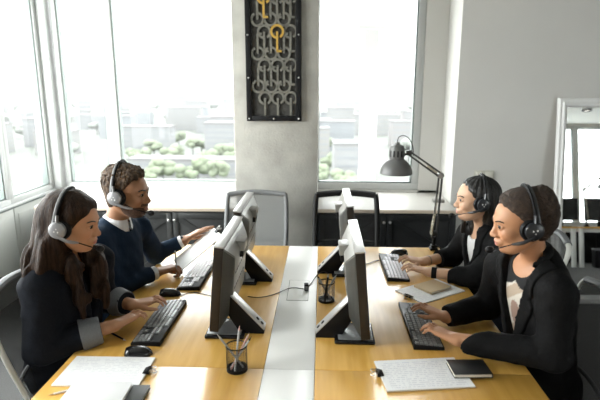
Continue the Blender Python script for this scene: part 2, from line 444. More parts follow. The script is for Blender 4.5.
def strip(y0, y1, label):
    r = empty('cable_strip', (-.115, (y0 + y1) / 2, DZ), 0, label, 'cable channel', 'white centre strips between the desks')
    d = (y1 - y0) / 2
    MB().box((-.0965, -d + .001, -.09), (.0965, d - .001, -.001), .002).build('cover', STRIP, r)
    return r
st = strip(DYS, DY1, 'white centre strip with a cable flap, between the monitors')
strip(DY0, DYS, 'white centre strip nearest the camera')
fl = MB()
FY0, FY1 = 2.40 - 2.528, 2.67 - 2.528
fl.box((-.052, FY0, -.0015), (.052, FY1, .0005), .0005)
fl.build('flap', STRIP, st)
g = MB()
for lo, hi in (((-.055, FY0 - .003), (.055, FY0)), ((-.055, FY1), (.055, FY1 + .003)), ((-.055, FY0), (-.052, FY1)), ((.052, FY0), (.055, FY1))):
    g.box(lo + (-.002,), hi + (.0002,))
g.build('flap_gap', mat('gap_grey', (0.3, 0.3, 0.29), .6), st)

# ------------------------------------------------------------------ monitors
SHELLRIM = mat('shell_rim', (.06, .06, .055), .35, spec=.3)
def rot_tilt(a): return Matrix.Rotation(a, 4, 'Y')
def monitor(loc, rz, label, stand_y, w=.505, h=.375):
    """screen faces local +x"""
    r = empty('monitor', loc, rz, label, 'monitor', 'monitors back to back along the white strip')
    T = Matrix.Translation((0, 0, .035)) @ rot_tilt(-math.radians(5))
    hw = w / 2
    MB().box((-.018, -hw, 0), (.022, hw, h), .004, M=T).build('bezel', DARKBEZEL, r)
    MB().box((.0215, -hw + .022, .03), (.0232, hw - .022, h - .022), M=T).build('screen', SCREEN, r)
    MB().box((-.021, -hw - .0005, h - .001), (.024, hw + .0005, h + .006), .002, M=T).build('top_trim', SILVERTOP, r)
    def frus(mb, x0, x1, i0, i1, zb0, zb1):
        def f(b_):
            def rect(x, i, zb): return [b_.verts.new((x, yy, zz)) for yy, zz in ((-hw + i, zb), (hw - i, zb), (hw - i, h - i * .8), (-hw + i, h - i * .8))]
            A, B = rect(x0, i0, zb0), rect(x1, i1, zb1)
            b_.faces.new(A); b_.faces.new(B[::-1])
            for k in range(4): b_.faces.new((A[k], B[k], B[(k + 1) % 4], A[(k + 1) % 4]))
            bmesh.ops.recalc_face_normals(b_, faces=b_.faces[:])
            bmesh.ops.bevel(b_, geom=b_.edges[:], offset=.004, segments=2, affect='EDGES')
            bmesh.ops.transform(b_, matrix=T, verts=b_.verts[:])
        mb._new(f); return mb
    hs = MB(); frus(hs, -.017, -.058, .006, .075, .004, .07); ho = hs.build('back_shell', SILVER, r); ho.data.materials.append(SHELLRIM)
    for pl in ho.data.polygons:
        if pl.normal.x > -.95 and abs(pl.normal.y) > .3: pl.material_index = 1
    MB().box((-.078, -.045, h - .075), (-.03, .045, h - .028), .004, M=T).build('carry_handle', SILVER, r)
    MB().box((-.074, -.04, h - .105), (-.04, .04, h - .073), .004, M=T).build('handle_recess', BLACK, r)
    v = MB()
    for k in range(7):
        for j in range(2): v.box((-.0595, -.12 + k * .04, .16 + j * .07), (-.056, -.095 + k * .04, .165 + j * .07), M=T)
    v.build('vent', BLACK, r)
    s = empty('stand', (0, stand_y, 0)); s.parent = r
    MB().box((-.125, -.09, 0), (.045, .09, .016), .007, 3).build('base_plate', BLACKGLOSS, s)
    MB().box((-.11, -.075, .0155), (.036, .075, .018), .001).build('plate_top', GREYPLATE, s)
    MB().prism([(-.04, .15), (-.062, .172), (-.205, .016), (-.205, .0), (-.1, 0), (-.04, .1)], -.032, .032, 1, .003).build('brace', BLACK, s)
    L = math.hypot(.143, .156); a = math.atan2(.156, .143)
    Mc = Matrix.Translation((-.205, 0, .018)) @ Matrix.Rotation(-a, 4, 'Y')
    MB().box((0, -.033, -.001), (L, .033, .004), .0015, M=Mc).build('brace_cover', SILVERTOP, s)
    d = MB()
    for xx in (.022, .05): d.lathe([(.009, .0035), (.009, .006), (.006, .007)], 12, Mc @ Matrix.Translation((xx, 0, 0)))
    d.build('screw', BLACK, s)
    return r
monitor((-.447, 2.225, DZ), PI, 'monitor in front of the long-haired woman, nearest on the left', .16)
monitor((-.470, 2.83, DZ), PI, 'monitor in front of the bearded man, farther on the left', .16)
monitor((.187, 2.18, DZ), 0, 'monitor in front of the woman with an afro bun', -.14)
monitor((.190, 2.97, DZ), 0, 'monitor in front of the straight-haired woman, farther on the right', -.16)

# ------------------------------------------------------------------ keyboards
KEYM = {}
def key_mesh(w, d, m):
    k = (round(w, 4), round(d, 4), m.name)
    if k not in KEYM:
        bmx = MB(); hw, hd = w / 2, d / 2
        def f(b_):
            A = [b_.verts.new((x, y, 0)) for x, y in ((-hd, -hw), (hd, -hw), (hd, hw), (-hd, hw))]
            B = [b_.verts.new((x, y, .0065)) for x, y in ((-hd + .0015, -hw + .0015), (hd - .0015, -hw + .0015), (hd - .0015, hw - .0015), (-hd + .0015, hw - .0015))]
            b_.faces.new(A[::-1]); b_.faces.new(B)
            for q in range(4): b_.faces.new((A[q], A[(q + 1) % 4], B[(q + 1) % 4], B[q]))
        bmx._new(f); me = bpy.data.meshes.new('key'); bmx.bm.to_mesh(me); bmx.bm.free(); me.materials.append(m); KEYM[k] = me
    return KEYM[k]
def keyboard(loc, rz, label, body_m, key_m):
    """long side along y, user sits towards local -x"""
    r = empty('keyboard', loc, rz, label, 'keyboard', 'keyboards on the desks')
    U = .019; W = 22.6 * U; D = 6.6 * U
    MB().prism([(-D / 2, 0), (D / 2, 0), (D / 2, .024), (-D / 2, .013)], -W / 2, W / 2, 1, .003).build('case', body_m, r)
    slope = .011 / D
    rows = [
        [(1.25, 0), (1.25, 0), (1.25, 0), (6.25, 0), (1.25, 0), (1.25, 0), (1.25, 0), (1.25, 0)],
        [(2.25, 0)] + [(1, 0)] * 10 + [(2.75, 0)],
        [(1.75, 0)] + [(1, 0)] * 11 + [(2.25, 0)],
        [(1.5, 0)] + [(1, 0)] * 12 + [(1.5, 0)],
        [(1, 0)] * 13 + [(2, 0)],
        [(1, 1)] + [(1, 0)] * 3 + [(1, .5)] + [(1, 0)] * 3 + [(1, .5)] + [(1, 0)] * 3 + [(1, .5)],
    ]
    def put(u0, wu, row, tall=1):
        y = W / 2 - (.3 + u0 + wu / 2) * U; x = -D / 2 + (.3 + row + tall / 2) * U
        o = bpy.data.objects.new('key', key_mesh(wu * U - .0025, tall * U - .0025, key_m)); COL.objects.link(o); o.parent = r
        o.location = (x, y, .013 + slope * (x + D / 2) - .001); o.rotation_euler = (0, -math.atan(slope), 0)
    for ri, row in enumerate(rows):
        u = 0
        for wu, gap in row:
            if ri == 5: put(u, wu, ri); u += wu + (.66 if gap else .0)
            else: put(u, wu, ri); u += wu
    for a, bq in ((15.4, 0), (16.4, 0), (17.4, 0), (16.4, 1)): put(a, 1, bq)
    for rr in (3, 4):
        for a in (15.4, 16.4, 17.4): put(a, 1, rr)
    put(18.8, 2, 0); put(20.8, 1, 0)
    for rr in (1, 2, 3): [put(a, 1, rr) for a in (18.8, 19.8, 20.8)]
    return r
K_GREY = mat('keys_grey', (0.26, 0.26, 0.26), .3); K_GLARE = mat('keys_glare_pale', (0.72, 0.69, 0.74), .3); K_DARK = mat('keys_dark', (0.17, 0.173, 0.17), .32)  # the pale keys carry window glare painted into their base colour
keyboard((-.722, 2.118, DZ), 0, 'black keyboard with grey keys under the long-haired woman\'s hands', BLACK, K_GREY)
keyboard((-.698, 2.715, DZ), 0, 'pale-keyed keyboard beside the bearded man\'s clipboard', BLACK, K_GLARE)
keyboard((.447, 2.135, DZ), PI, 'dark keyboard under the hands of the woman with afro bun', BLACK, K_DARK)
keyboard((.432, 2.885, DZ), PI, 'pale-keyed keyboard under the straight-haired woman\'s hands', BLACK, K_GLARE)

def mouse(loc, rz, label):
    r = empty('computer_mouse', loc, rz, label, 'mouse', 'black computer mice')
    F = []
    nu, nv = 14, 12
    for i in range(nu):
        t = i / (nu - 1) * 2 - 1
        for j in range(nv):
            a = PI * j / (nv - 1)
            ww = .031 * (1 - abs(t) ** 3.2) ** .5 * (1 - .1 * t); hh = .036 * max(0, (1 - abs(t + .15) ** 2.4 / 1.4)) ** .6
            if abs(t) == 1: ww = .004; hh = .004
            F.append((t * .057, math.cos(a) * ww, math.sin(a) ** .8 * hh))
    MB().grid(F, nu, nv).build('shell', BLACKGLOSS, r)
    MB().box((-.05, -.024, 0), (.05, .024, .003), .001).build('sole', BLACK, r)
    MB().lathe([(.003, -.004), (.008, -.003), (.008, .003), (.003, .004)], 14, Matrix.Translation((.03, 0, .025)) @ Matrix.Rotation(PI / 2, 4, 'X')).build('scroll_wheel', GREYPLATE, r)
mouse((-.728, 1.84, DZ), .1, 'black mouse beside the long-haired woman\'s keyboard, nearest the camera')
mouse((-.775, 2.44, DZ), 0, 'black mouse between the two left keyboards')
mouse((.505, 3.15, DZ), PI, 'black mouse near the lamp base')

# ------------------------------------------------------------------ papers, clipboards, notebooks, pens
def clip_parts(root, x, y, rz, z=.0):
    """bulldog clip gripping an edge; jaws point along local -x at rz"""
    M = Matrix.Translation((x, y, z)) @ Matrix.Rotation(rz, 4, 'Z')
    c = MB().prism([(-.012, .004), (.012, .013), (.012, -.003), (-.012, .001)], -.02, .02, 1, .001, M=M).build('clip', BLACK, root)
    wires = MB()
    for s in (1, -1):
        wires.tube([M @ Vector(p) for p in ((.008, -.014, .008), (.03, -.009, .009 * s + .007), (.036, 0, .009 * s + .007), (.03, .009, .009 * s + .007), (.008, .014, .008))], .0016, 6)
    wires.build('clip_handle', STEEL, c)
def sheet_stack(name, loc, rot, w, d, label, cat, printed=None, backing=None, clip=None, t=.004, parts_kw=None):
    r = empty(name, loc, 0, label, cat); r.rotation_euler = rot
    z = 0
    if backing:
        MB().box((-w / 2, -d / 2, 0), (w / 2, d / 2, .003), .0008).build('board', backing, r); z = .003
    MB().box((-w / 2 + .002, -d / 2 + .002, z), (w / 2 - .002, d / 2 - .002, z + t)).build('paper', printed or PAPER, r)
    if clip: clip_parts(r, clip[0], clip[1], clip[2], z + t)
    return r
P1 = print_mat('printed_rows', 1, .011, margin=(.085, .13)); P2 = print_mat('printed_columns', 0, .011, margin=(.13, .085), words=80)
P3 = print_mat('printed_table', 1, .0125, margin=(.088, .14), words=110, ink=(.70, .70, .74))
sheet_stack('clipboard', (-.805, 1.706, DZ), (0, 0, .01), .318, .205, 'clipboard of printed pages at the near left, beside the black mouse', 'clipboard', P1, KRAFT, (.158, .0, 0))
sheet_stack('clipboard', (.385, 1.738, DZ), (0, 0, .13), .325, .205, 'clipboard with a printed table under the black notebook, near right', 'clipboard', P3, KRAFT, (-.16, .01, PI))
sheet_stack('document_stack', (.578, 2.545, DZ), (0, 0, .61), .31, .205, 'clipped white papers under the tan notebook on the right', 'papers', P1, None, (-.152, .0, PI), t=.006)
sheet_stack('document_sheet', (-.652, 2.985, DZ), (0, 0, .25), .20, .15, 'white sheet lying behind the bearded man\'s keyboard', 'papers', PAPER, None, None, t=.003)
def notebook(loc, rz, w, d, h, cover, label, spine=-1):
    r = empty('notebook', loc, rz, label, 'notebook')
    MB().box((-w / 2 + .003, -d / 2 + .003, .0015), (w / 2 - .003, d / 2 - .003, h - .0015)).build('pages', LEATHERPAGE, r)
    c = MB().box((-w / 2, -d / 2, 0), (w / 2, d / 2, .002), .0006).box((-w / 2, -d / 2, h - .002), (w / 2, d / 2, h), .0006)
    c.box((-w / 2, -d / 2, 0), (-w / 2 + .002, d / 2, h), .0005) if spine < 0 else c.box((w / 2 - .002, -d / 2, 0), (w / 2, d / 2, h), .0005)
    c.build('cover', cover, r); return r
notebook((.562, 1.762, DZ + .0076), .06, .142, .105, .016, NOTEBLACK, 'black notebook lying on the printed table at near right', 1)
notebook((.597, 2.576, DZ + .0066), .62, .15, .125, .013, KRAFT, 'tan notebook lying on the clipped white papers')
notebook((-.765, 1.525, DZ + .014), .03, .21, .15, .012, mat('white_cover', (.78, .78, .79), .5), 'white notebook at the bottom left edge, on a black one')
notebook((-.70, 1.532, DZ), .02, .20, .15, .013, mat('black_cover', (.03, .032, .032), .5), 'black notebook under the white one at bottom left')
def pencil(a, c, m, label, name='pencil', r=.0035, parent=None, tipm=None, groups=None):
    a, c = Vector(a), Vector(c); root = empty(name, a)
    d = c - a; u = d.normalized()
    tag(root, label, name, groups)
    MB().tube([u * .02, d - u * .0], r, 7).build('barrel', m, root)
    MB().tube([Vector((0, 0, 0)), u * .005, u * .02], [.0005, .001, r], 7).build('tip', tipm or KRAFT, root)
    return root
pencil((-.945, 1.545, DZ + .0035), (-.84, 1.618 - .014, DZ + .0035), PAPER, 'white pencil at the desk edge beside the white notebook')
pencil((-.815, 1.94, DZ + .004), (-.925, 2.02, DZ + .004), BLACK, 'black pen lying under the long-haired woman\'s wrist', 'pen', .004, tipm=STEEL)

# the tilted clipboard in the man's hands
CB_LOC = Vector((-.728, 2.865, .853)); CB_ROT = (0, -.62, .47)
sheet_stack('clipboard', CB_LOC, CB_ROT, .31, .21, 'clipboard tilted up in the bearded man\'s hand', 'clipboard', P2, KRAFT, (.150, .0, 0), t=.002)

# ------------------------------------------------------------------ pencil cups
def pencil_cup(loc, label, items, r0=.039, h=.1):
    r = empty('pencil_cup', loc, 0, label, 'pencil cup', 'black wire pencil cups')
    m = MB(); n = 26
    for k in range(n):
        a = 2 * PI * k / n; m.tube([(r0 * math.cos(a), r0 * math.sin(a), .003), (r0 * math.cos(a), r0 * math.sin(a), h)], 0.0006, 4)
    for z in np.linspace(.016, h - .006, 12):
        m.tube([(r0 * math.cos(2 * PI * k / 24), r0 * math.sin(2 * PI * k / 24), z) for k in range(24)], .0006, 4, closed=True)
    m.build('wire_mesh', WIRE, r)
    t = MB().tube([(r0 * math.cos(2 * PI * k / 32), r0 * math.sin(2 * PI * k / 32), h) for k in range(32)], .0028, 8, closed=True)
    t.build('rim', BLACK, r)
    MB().lathe([(.001, 0), (r0 + .001, 0), (r0 + .001, .012), (r0 - .001, .012), (r0 - .002, .003), (.001, .003)], 28).build('cup_base', BLACK, r)
    for (ang, lean, L, rad, m_, tm, nm, lab) in items:
        ca, sa = math.cos(ang), math.sin(ang)
        bx_, by_ = loc[0] - ca * .024, loc[1] - sa * .024
        e = Vector((loc[0] + ca * lean, loc[1] + sa * lean, loc[2] + h))
        a = Vector((bx_, by_, loc[2] + .006)); d = (e - a).normalized()
        pencil(a + d * L, a, m_, lab, nm, rad, tipm=tm, groups='pens in the ' + label[:40])
    return r
WOODP = mat('pencil_wood', (.62, .45, .36), .6); PINK = mat('pencil_pink', (.55, .30, .26), .5); GREYP = mat('pencil_grey', (.36, .36, .35), .4)
pencil_cup((-.313, 1.745, DZ), 'black wire pencil cup on the left desk, nearest the camera', [
    (3.4, .036, .175, .004, GREYP, STEEL, 'pencil', 'grey pencil leaning left in the near pencil cup'),
    (1.4, .015, .17, .0042, GREYP, PINK, 'pencil', 'grey pencil standing upright in the near pencil cup'),
    (.5, .03, .155, .0038, PINK, WOODP, 'pencil', 'pink pencil leaning right in the near pencil cup'),
    (-.1, .034, .16, .004, GREYP, BLACK, 'pen', 'grey pen leaning furthest right in the near pencil cup')])
pencil_cup((.032, 2.40, DZ), 'black wire pencil cup beside the right monitor and cable', [
    (3.0, .03, .15, .0055, GREYP, BLACK, 'pen', 'grey marker leaning left in the far pencil cup'),
    (1.2, .01, .14, .006, BLACK, GREYP, 'pen', 'black pen in the middle of the far pencil cup'),
    (.2, .03, .15, .0055, GREYP, GREYP, 'pen', 'grey pen leaning right in the far pencil cup')], .04, .1)

# ------------------------------------------------------------------ cables
def cable(pts, label, r=.0022):
    p = smooth_path(pts); o0 = Vector(pts[0])
    o = MB().tube([q - o0 for q in p], r, 6).build('cable', CABLE, None, o0); return tag(o, label, 'cable')
ez = DZ + .003
cable([(-.37, 2.43, ez), (-.31, 2.42, ez), (-.24, 2.46, ez), (-.16, 2.55, ez), (-.10, 2.545, ez), (-.078, 2.535, ez)], 'black cable from left monitor to the plug on the strip')
cable([(-.071, 2.55, ez), (-.05, 2.62, ez), (-.02, 2.70, ez + .015), (.015, 2.755, ez + .02), (.045, 2.768, ez)], 'black cable from the plug to the right rear monitor', .0028)
cable([(-.715, 2.43, ez), (-.66, 2.47, ez), (-.58, 2.44, ez), (-.5, 2.40, ez), (-.44, 2.45, ez)], 'thin mouse cable running to the left monitors')
cable([(.365, 3.02, ez), (.33, 3.0, ez), (.28, 2.95, ez), (.24, 2.97, ez)], 'keyboard cable running to the right rear monitor')
r = empty('power_plug', (-.073, 2.53, DZ), .1, 'small black plug standing on the white strip', 'plug')
MB().box((-.011, -.016, 0), (.011, .016, .038), .004).build('plug_body', BLACK, r)
MB().box((-.006, -.019, .008), (.006, -.015, .03), .001).build('plug_label', GREYPLATE, r)

# ------------------------------------------------------------------ desk lamp
def desk_lamp(loc, rz, label):
    r = empty('desk_lamp', loc, rz, label, 'lamp')
    c = MB().box((-.025, -.03, 0), (.025, .03, .018), .004).box((-.018, -.02, .018), (.018, .02, .035), .003)
    c.lathe([(.012, .03), (.012, .075), (.015, .078), (.015, .088), (.008, .09)], 14)
    c.build('clamp', BLACK, r)
    E = Vector((.018, 0, .498)); B = Vector((0, 0, .085)); J = Vector((-.19, 0, .642))
    la = MB()
    for o in (-.013, .013):
        la.tube([B + Vector((o, 0, 0)), E + Vector((o * .8, 0, -.01))], .0082, 4)
    la.box((-.02, -.009, .10), (.02, .009, .13), .003)
    la.build('lower_arm', ARMGREY, r)
    sm = MB()
    for sy in (-.014, .014):
        s0, s1 = B + Vector((-.022, sy, .02)), B + Vector((-.006, sy, .16))
        P = []
        for k in range(90):
            t = k / 89; p = s0.lerp(s1, t); a = k * 1.05
            P.append(p + Vector((.006 * math.cos(a), .006 * math.sin(a), 0)))
        sm.tube(P, .0014, 5)
        sm.tube([s1, E + Vector((-.014, sy * .6, -.12))], .0018, 5)
    sm.build('spring', SPRING, r)
    ju = MB()
    for sy in (-.011, .011): ju.lathe([(.021, -.002), (.021, .002)], 18, Matrix.Translation(E + Vector((0, sy, 0))) @ Matrix.Rotation(PI / 2, 4, 'X'))
    ju.lathe([(.008, -.018), (.008, .018)], 12, Matrix.Translation(E) @ Matrix.Rotation(PI / 2, 4, 'X'))
    ju.build('elbow_joint', STEEL, r)
    d = (J - E).normalized(); nrm = Vector((-d.z, 0, d.x))
    ua = MB()
    for o in (-.013, .013): ua.tube([E + nrm * o, J + nrm * o * .8], .0082, 4)
    ua.box((-.016, -.012, -.016), (.016, .012, .016), .004, M=Matrix.Translation(J)); ua.build('upper_arm', ARMGREY, r)
    MB().tube([E + d * .03 - Vector((0, .012, 0)), E + d * .11 - Vector((0, .012, 0))], .0055, 8).build('arm_spring', SPRING, r)
    hc = Vector((-.265, 0, .508))                      # middle of the shade's mouth
    Mh = Matrix.Translation(hc)
    dome = [(.103, 0), (.1025, .012), (.099, .03), (.09, .05), (.075, .07), (.058, .086), (.046, .093)]
    MB().lathe(dome + [(q[0] - .003, q[1] - .002) for q in dome[::-1]], 36, Mh, cap=False).build('shade', LAMPGREY, r)
    MB().sphere(hc + Vector((0, 0, .04)), .03, 2).build('bulb', LAMPINSIDE, r)
    cap = MB().lathe([(.046, .092), (.048, .10), (.048, .165), (.04, .18), (.018, .187), (.016, .2), (.006, .203)], 28, Mh)
    cp = cap.build('socket_housing', LAMPGREY, r)
    sl = MB()
    for k in range(12):
        a = 2 * PI * k / 12
        sl.box((.0465, -.005, .11), (.0492, .005, .15), .0008, M=Mh @ Matrix.Rotation(a, 4, 'Z'))
    sl.build('vent_slot', BLACK, cp)
    MB().tube([hc + Vector((.045, 0, .12)), J], .008, 8).build('head_bracket', ARMGREY, r)
    MB().tube(smooth_path([hc + Vector((.0, 0, .2)), hc + Vector((.008, 0, .232)), hc + Vector((.04, 0, .243)), hc + Vector((.075, 0, .22)), hc + Vector((.098, 0, .175)), J + Vector((.03, 0, -.02))]), .0028, 6).build('lamp_cable', CABLE, r)
    return r
desk_lamp((.745, 3.255, DZ), 0, 'grey swing-arm desk lamp at the far right corner of the desks')

# ------------------------------------------------------------------ chairs
def rail_path(s, w, tilt=.10, inn=.05):
    hw = w / 2
    return smooth_path([(-.235 - tilt, s * (hw - inn), 1.0), (-.232 - tilt * .9, s * (hw - inn * .1), .95), (-.215 - tilt * .55, s * (hw + .004), .78), (-.20, s * hw, .6), (-.15, s * (hw - .01), .48), (-.02, s * (hw - .04), .415), (.1, s * (hw - .08), .405)], 6)
def office_chair(loc, rz, label, group='office chairs', rail=CHAIRWHITE, net=NETDARK, bar=CHAIRGREY, w=.46, seat=CHAIRGREY, flat=(.014, .009), barr=.016, inn=.05):
    r = empty('office_chair', loc, rz, label, 'chair', group)
    MB().box((-.22, -.235, .415), (.25, .235, .485), .03, 4).build('seat', seat, r)
    rp = [rail_path(s, w, .10, inn) for s in (-1, 1)]
    for p in rp: MB().tube(p, 1, 10, flat=flat).build('back_rail', rail, r)
    # netted back between the rails, bowed backwards
    nu, nv = 12, 9; V = []
    idx = [int(round(t)) for t in np.linspace(2, 22, nu)]
    for i in idx:
        a, c = Vector(rp[0][i]), Vector(rp[1][i])
        for j in range(nv):
            t = j / (nv - 1); p = a.lerp(c, t); p.x -= .03 * math.sin(PI * t); V.append(p)
    MB().grid(V, nu, nv).build('back_net', net, r)
    a, c = Vector(rp[0][2]), Vector(rp[1][2])
    top = [a.lerp(c, t) + Vector((-.03 * math.sin(PI * t), 0, .012 * math.sin(PI * t))) for t in np.linspace(0, 1, 14)]
    MB().tube(top, 1, 8, flat=(barr, .02), up=(1, 0, 0)).build('top_bar', bar, r)
    a, c = Vector(rp[0][16]), Vector(rp[1][16])
    MB().tube([a.lerp(c, t) + Vector((-.045 * math.sin(PI * t) - .005, 0, 0)) for t in np.linspace(0, 1, 12)], .009, 8).build('lumbar_bar', bar, r)
    MB().box((-.12, -.1, .385), (.12, .1, .418), .01).build('seat_plate', BLACK, r)
    MB().lathe([(.028, .1), (.028, .24), (.02, .245), (.02, .39)], 16).build('gas_column', BLACK, r)
    for k in range(5):
        a = 2 * PI * k / 5 + .3; M = Matrix.Rotation(a, 4, 'Z')
        leg = MB().prism([(.0, .07), (.0, .115), (.29, .085), (.29, .06)], -.02, .02, 1, .005, M=M).build('leg', BLACK, r)
        cs = MB().lathe([(.012, -.022), (.027, -.02), (.027, -.004), (.02, -.002), (.02, .002), (.027, .004), (.027, .02), (.012, .022)], 16, M @ Matrix.Translation((.275, 0, .028)) @ Matrix.Rotation(PI / 2, 4, 'X'))
        cs.build('caster', BLACK, leg)
    return r
office_chair((-.945, 1.97, 0), 0, 'pale-railed office chair under the long-haired woman')
office_chair((-.90, 2.55, 0), 0, 'office chair under the bearded man')
office_chair((.80, 1.90, 0), PI, 'white-railed office chair under the woman with afro bun')
office_chair((.95, 2.78, 0), PI, 'white-railed office chair under the straight-haired woman')
office_chair((-.488, 3.45, 0), -PI / 2, 'empty grey mesh chair at the desk end, before the pillar', 'empty chairs at the desk end', CHAIRGREY, NETGREY, CHAIRGREY, .45, flat=(.017, .017), barr=.02, inn=.012)
office_chair((.19, 3.45, 0), -PI / 2, 'empty black mesh chair at the desk end, before black cabinet', 'empty chairs at the desk end', CHAIRBLACK, NETBLACK, CHAIRBLACK, .46, flat=(.02, .02), barr=.024, seat=CHAIRBLACK, inn=.012)

# ------------------------------------------------------------------ leaning mirror, wall socket
mr = empty('mirror', (2.6, 4.13, .0), 0, 'tall white-framed mirror leaning on the grey wall', 'mirror')
ML = math.atan2(.24, 1.69); MH = 1.70 / math.cos(ML); MW = .66
TM = Matrix.Rotation(-ML, 4, 'X')
fp = [(0, 0), (.0, .022), (.012, .034), (.03, .03), (.045, .04), (.066, .03), (.075, .016), (.075, 0)]  # moulding section (inwards, outwards to viewer)
fr = MB()
def moulding(mb):
    def f(b_):
        cs = [(-MW, 0), (MW, 0), (MW, MH), (-MW, MH)]; dirs = [(1, 1), (-1, 1), (-1, -1), (1, -1)]
        rings = [[b_.verts.new(TM @ Vector((c[0] + d[0] * p[0], -p[1], c[1] + d[1] * p[0]))) for p in fp] for c, d in zip(cs, dirs)]
        for k in range(4):
            A, B = rings[k], rings[(k + 1) % 4]
            for q in range(len(fp)): b_.faces.new((A[q], A[(q + 1) % len(fp)], B[(q + 1) % len(fp)], B[q]))
        bmesh.ops.recalc_face_normals(b_, faces=b_.faces[:])
    mb._new(f); return mb
moulding(fr).build('frame', WHITEPAINT, mr, angle=25)
MB().box((-MW + .06, -.012, .06), (MW - .06, -.006, MH - .06), M=TM).build('mirror_glass', MIRROR, mr)
MB().box((-MW + .01, -.005, .01), (MW - .01, .0, MH - .01), M=TM).build('backboard', KRAFT, mr)
sk = empty('light_switch', (1.40, 4.40, 1.045), 0, 'beige double light switch on the grey wall behind the straight-haired woman', 'switch')
MB().box((-.085, -.012, -.045), (.085, -.0005, .045), .004).build('plate', mat('beige_plastic', (.5, .49, .42), .5), sk)
for sx in (-.038, .038): MB().box((sx - .034, -.018, -.034), (sx + .034, -.0115, .034), .003).build('rocker', mat('beige_light', (.62, .60, .53), .5), sk)
rem = empty('adapter', (1.03, 4.42, SZ), .1, 'small grey adapter lying on the counter by the wall', 'adapter')
MB().box((-.05, -.03, 0), (.05, .03, .03), .008).build('case', SILVER, rem)

# ------------------------------------------------------------------ the other end of the office, seen in the mirror
def far_desk(loc, w, label):
    r = empty('desk', loc, 0, label, 'desk'); d = .4
    MB().box((-w, -d, DZ - .03), (w, d, DZ), .003).build('desktop', WOOD, r)
    for sx in (-1, 1):
        for sy in (-1, 1):
            cx, cy = sx * (w - .05), sy * (d - .05); MB().box((cx - .035, cy - .03, 0), (cx + .035, cy + .03, DZ - .03), .004).build('leg', WHITEPAINT, r)
        MB().box((sx * (w - .05) - .03, -d + .08, DZ - .09), (sx * (w - .05) + .03, d - .08, DZ - .0305), .003).build('apron', WHITEPAINT, r)
    MB().box((-w + .09, d - .08, DZ - .1), (w - .09, d - .05, DZ - .0305), .003).build('front_rail', WHITEPAINT, r)
far_desk((3.90, -1.35, 0), .78, 'beech desk with white legs reflected in the mirror')
far_desk((5.50, -1.35, 0), .78, 'second beech desk reflected at the mirror\'s right side')
def flat_monitor(loc, rz, label):
    r = empty('monitor', loc, rz, label, 'monitor', 'dark monitors reflected in the mirror')
    MB().box((-.29, -.018, .12), (.29, .018, .54), .006).build('bezel', DARKBEZEL, r)
    MB().box((-.275, .0175, .14), (.275, .0195, .525)).build('screen', SCREEN, r)
    MB().box((-.03, -.04, .0), (.03, -.018, .3), .006).build('neck', BLACK, r)
    MB().box((-.12, -.1, 0), (.12, .1, .012), .005).build('base', BLACK, r)
flat_monitor((4.53, -1.2, DZ), .0, 'dark monitor seen at the left of the mirror')
flat_monitor((5.22, -1.2, DZ), -.06, 'dark monitor seen at the right of the mirror')
fl2 = desk_lamp((4.88, -1.02, DZ), PI, 'swing-arm desk lamp reflected in the mirror'); fl2.scale = (1.4, 1.4, 1.4)
sp_ = empty('ceiling_spotlight', (4.93, -1.0, ZC), 0, 'small round ceiling spotlight reflected at the mirror\'s top', 'lamp')
MB().lathe([(.001, 0), (.085, 0), (.085, -.085), (.075, -.085), (.07, -.02), (.001, -.02)], 24).build('housing', WHITEPAINT, sp_)
MB().lathe([(.085, -.085), (.088, -.11), (.06, -.11), (.058, -.085)], 24).build('trim_ring', BLACK, sp_)
lm = mat('lamp_lens', (.9, .88, .8), .3); lm.node_tree.nodes['Principled BSDF'].inputs['Emission Color'].default_value = (1, .95, .85, 1); lm.node_tree.nodes['Principled BSDF'].inputs['Emission Strength'].default_value = 1.5
MB().lathe([(.001, -.088), (.058, -.088), (.058, -.094), (.001, -.096)], 20).build('lens', lm, sp_)
r = empty('low_cabinet', (4.8, -2.3, 0), 0, 'long black low cabinet reflected below the mirror desks', 'cabinet')
MB().box((-1.6, -.2, .03), (1.6, .2, .72), .004).build('body', BLACK, r)
for k in range(4): MB().box((-1.59 + k * .8, .2, .05), (-.81 + k * .8, .218, .71), .003).build('door', BLACK, r)
r = empty('storage_box', (5.15, -.9, 0), .3, 'dark storage box under the reflected desk', 'box')
MB().box((-.2, -.16, 0), (.2, .16, .32), .01).build('body', BLACK, r)
MB().box((-.205, -.165, .32), (.205, .165, .35), .01).build('lid', CHAIRGREY, r)




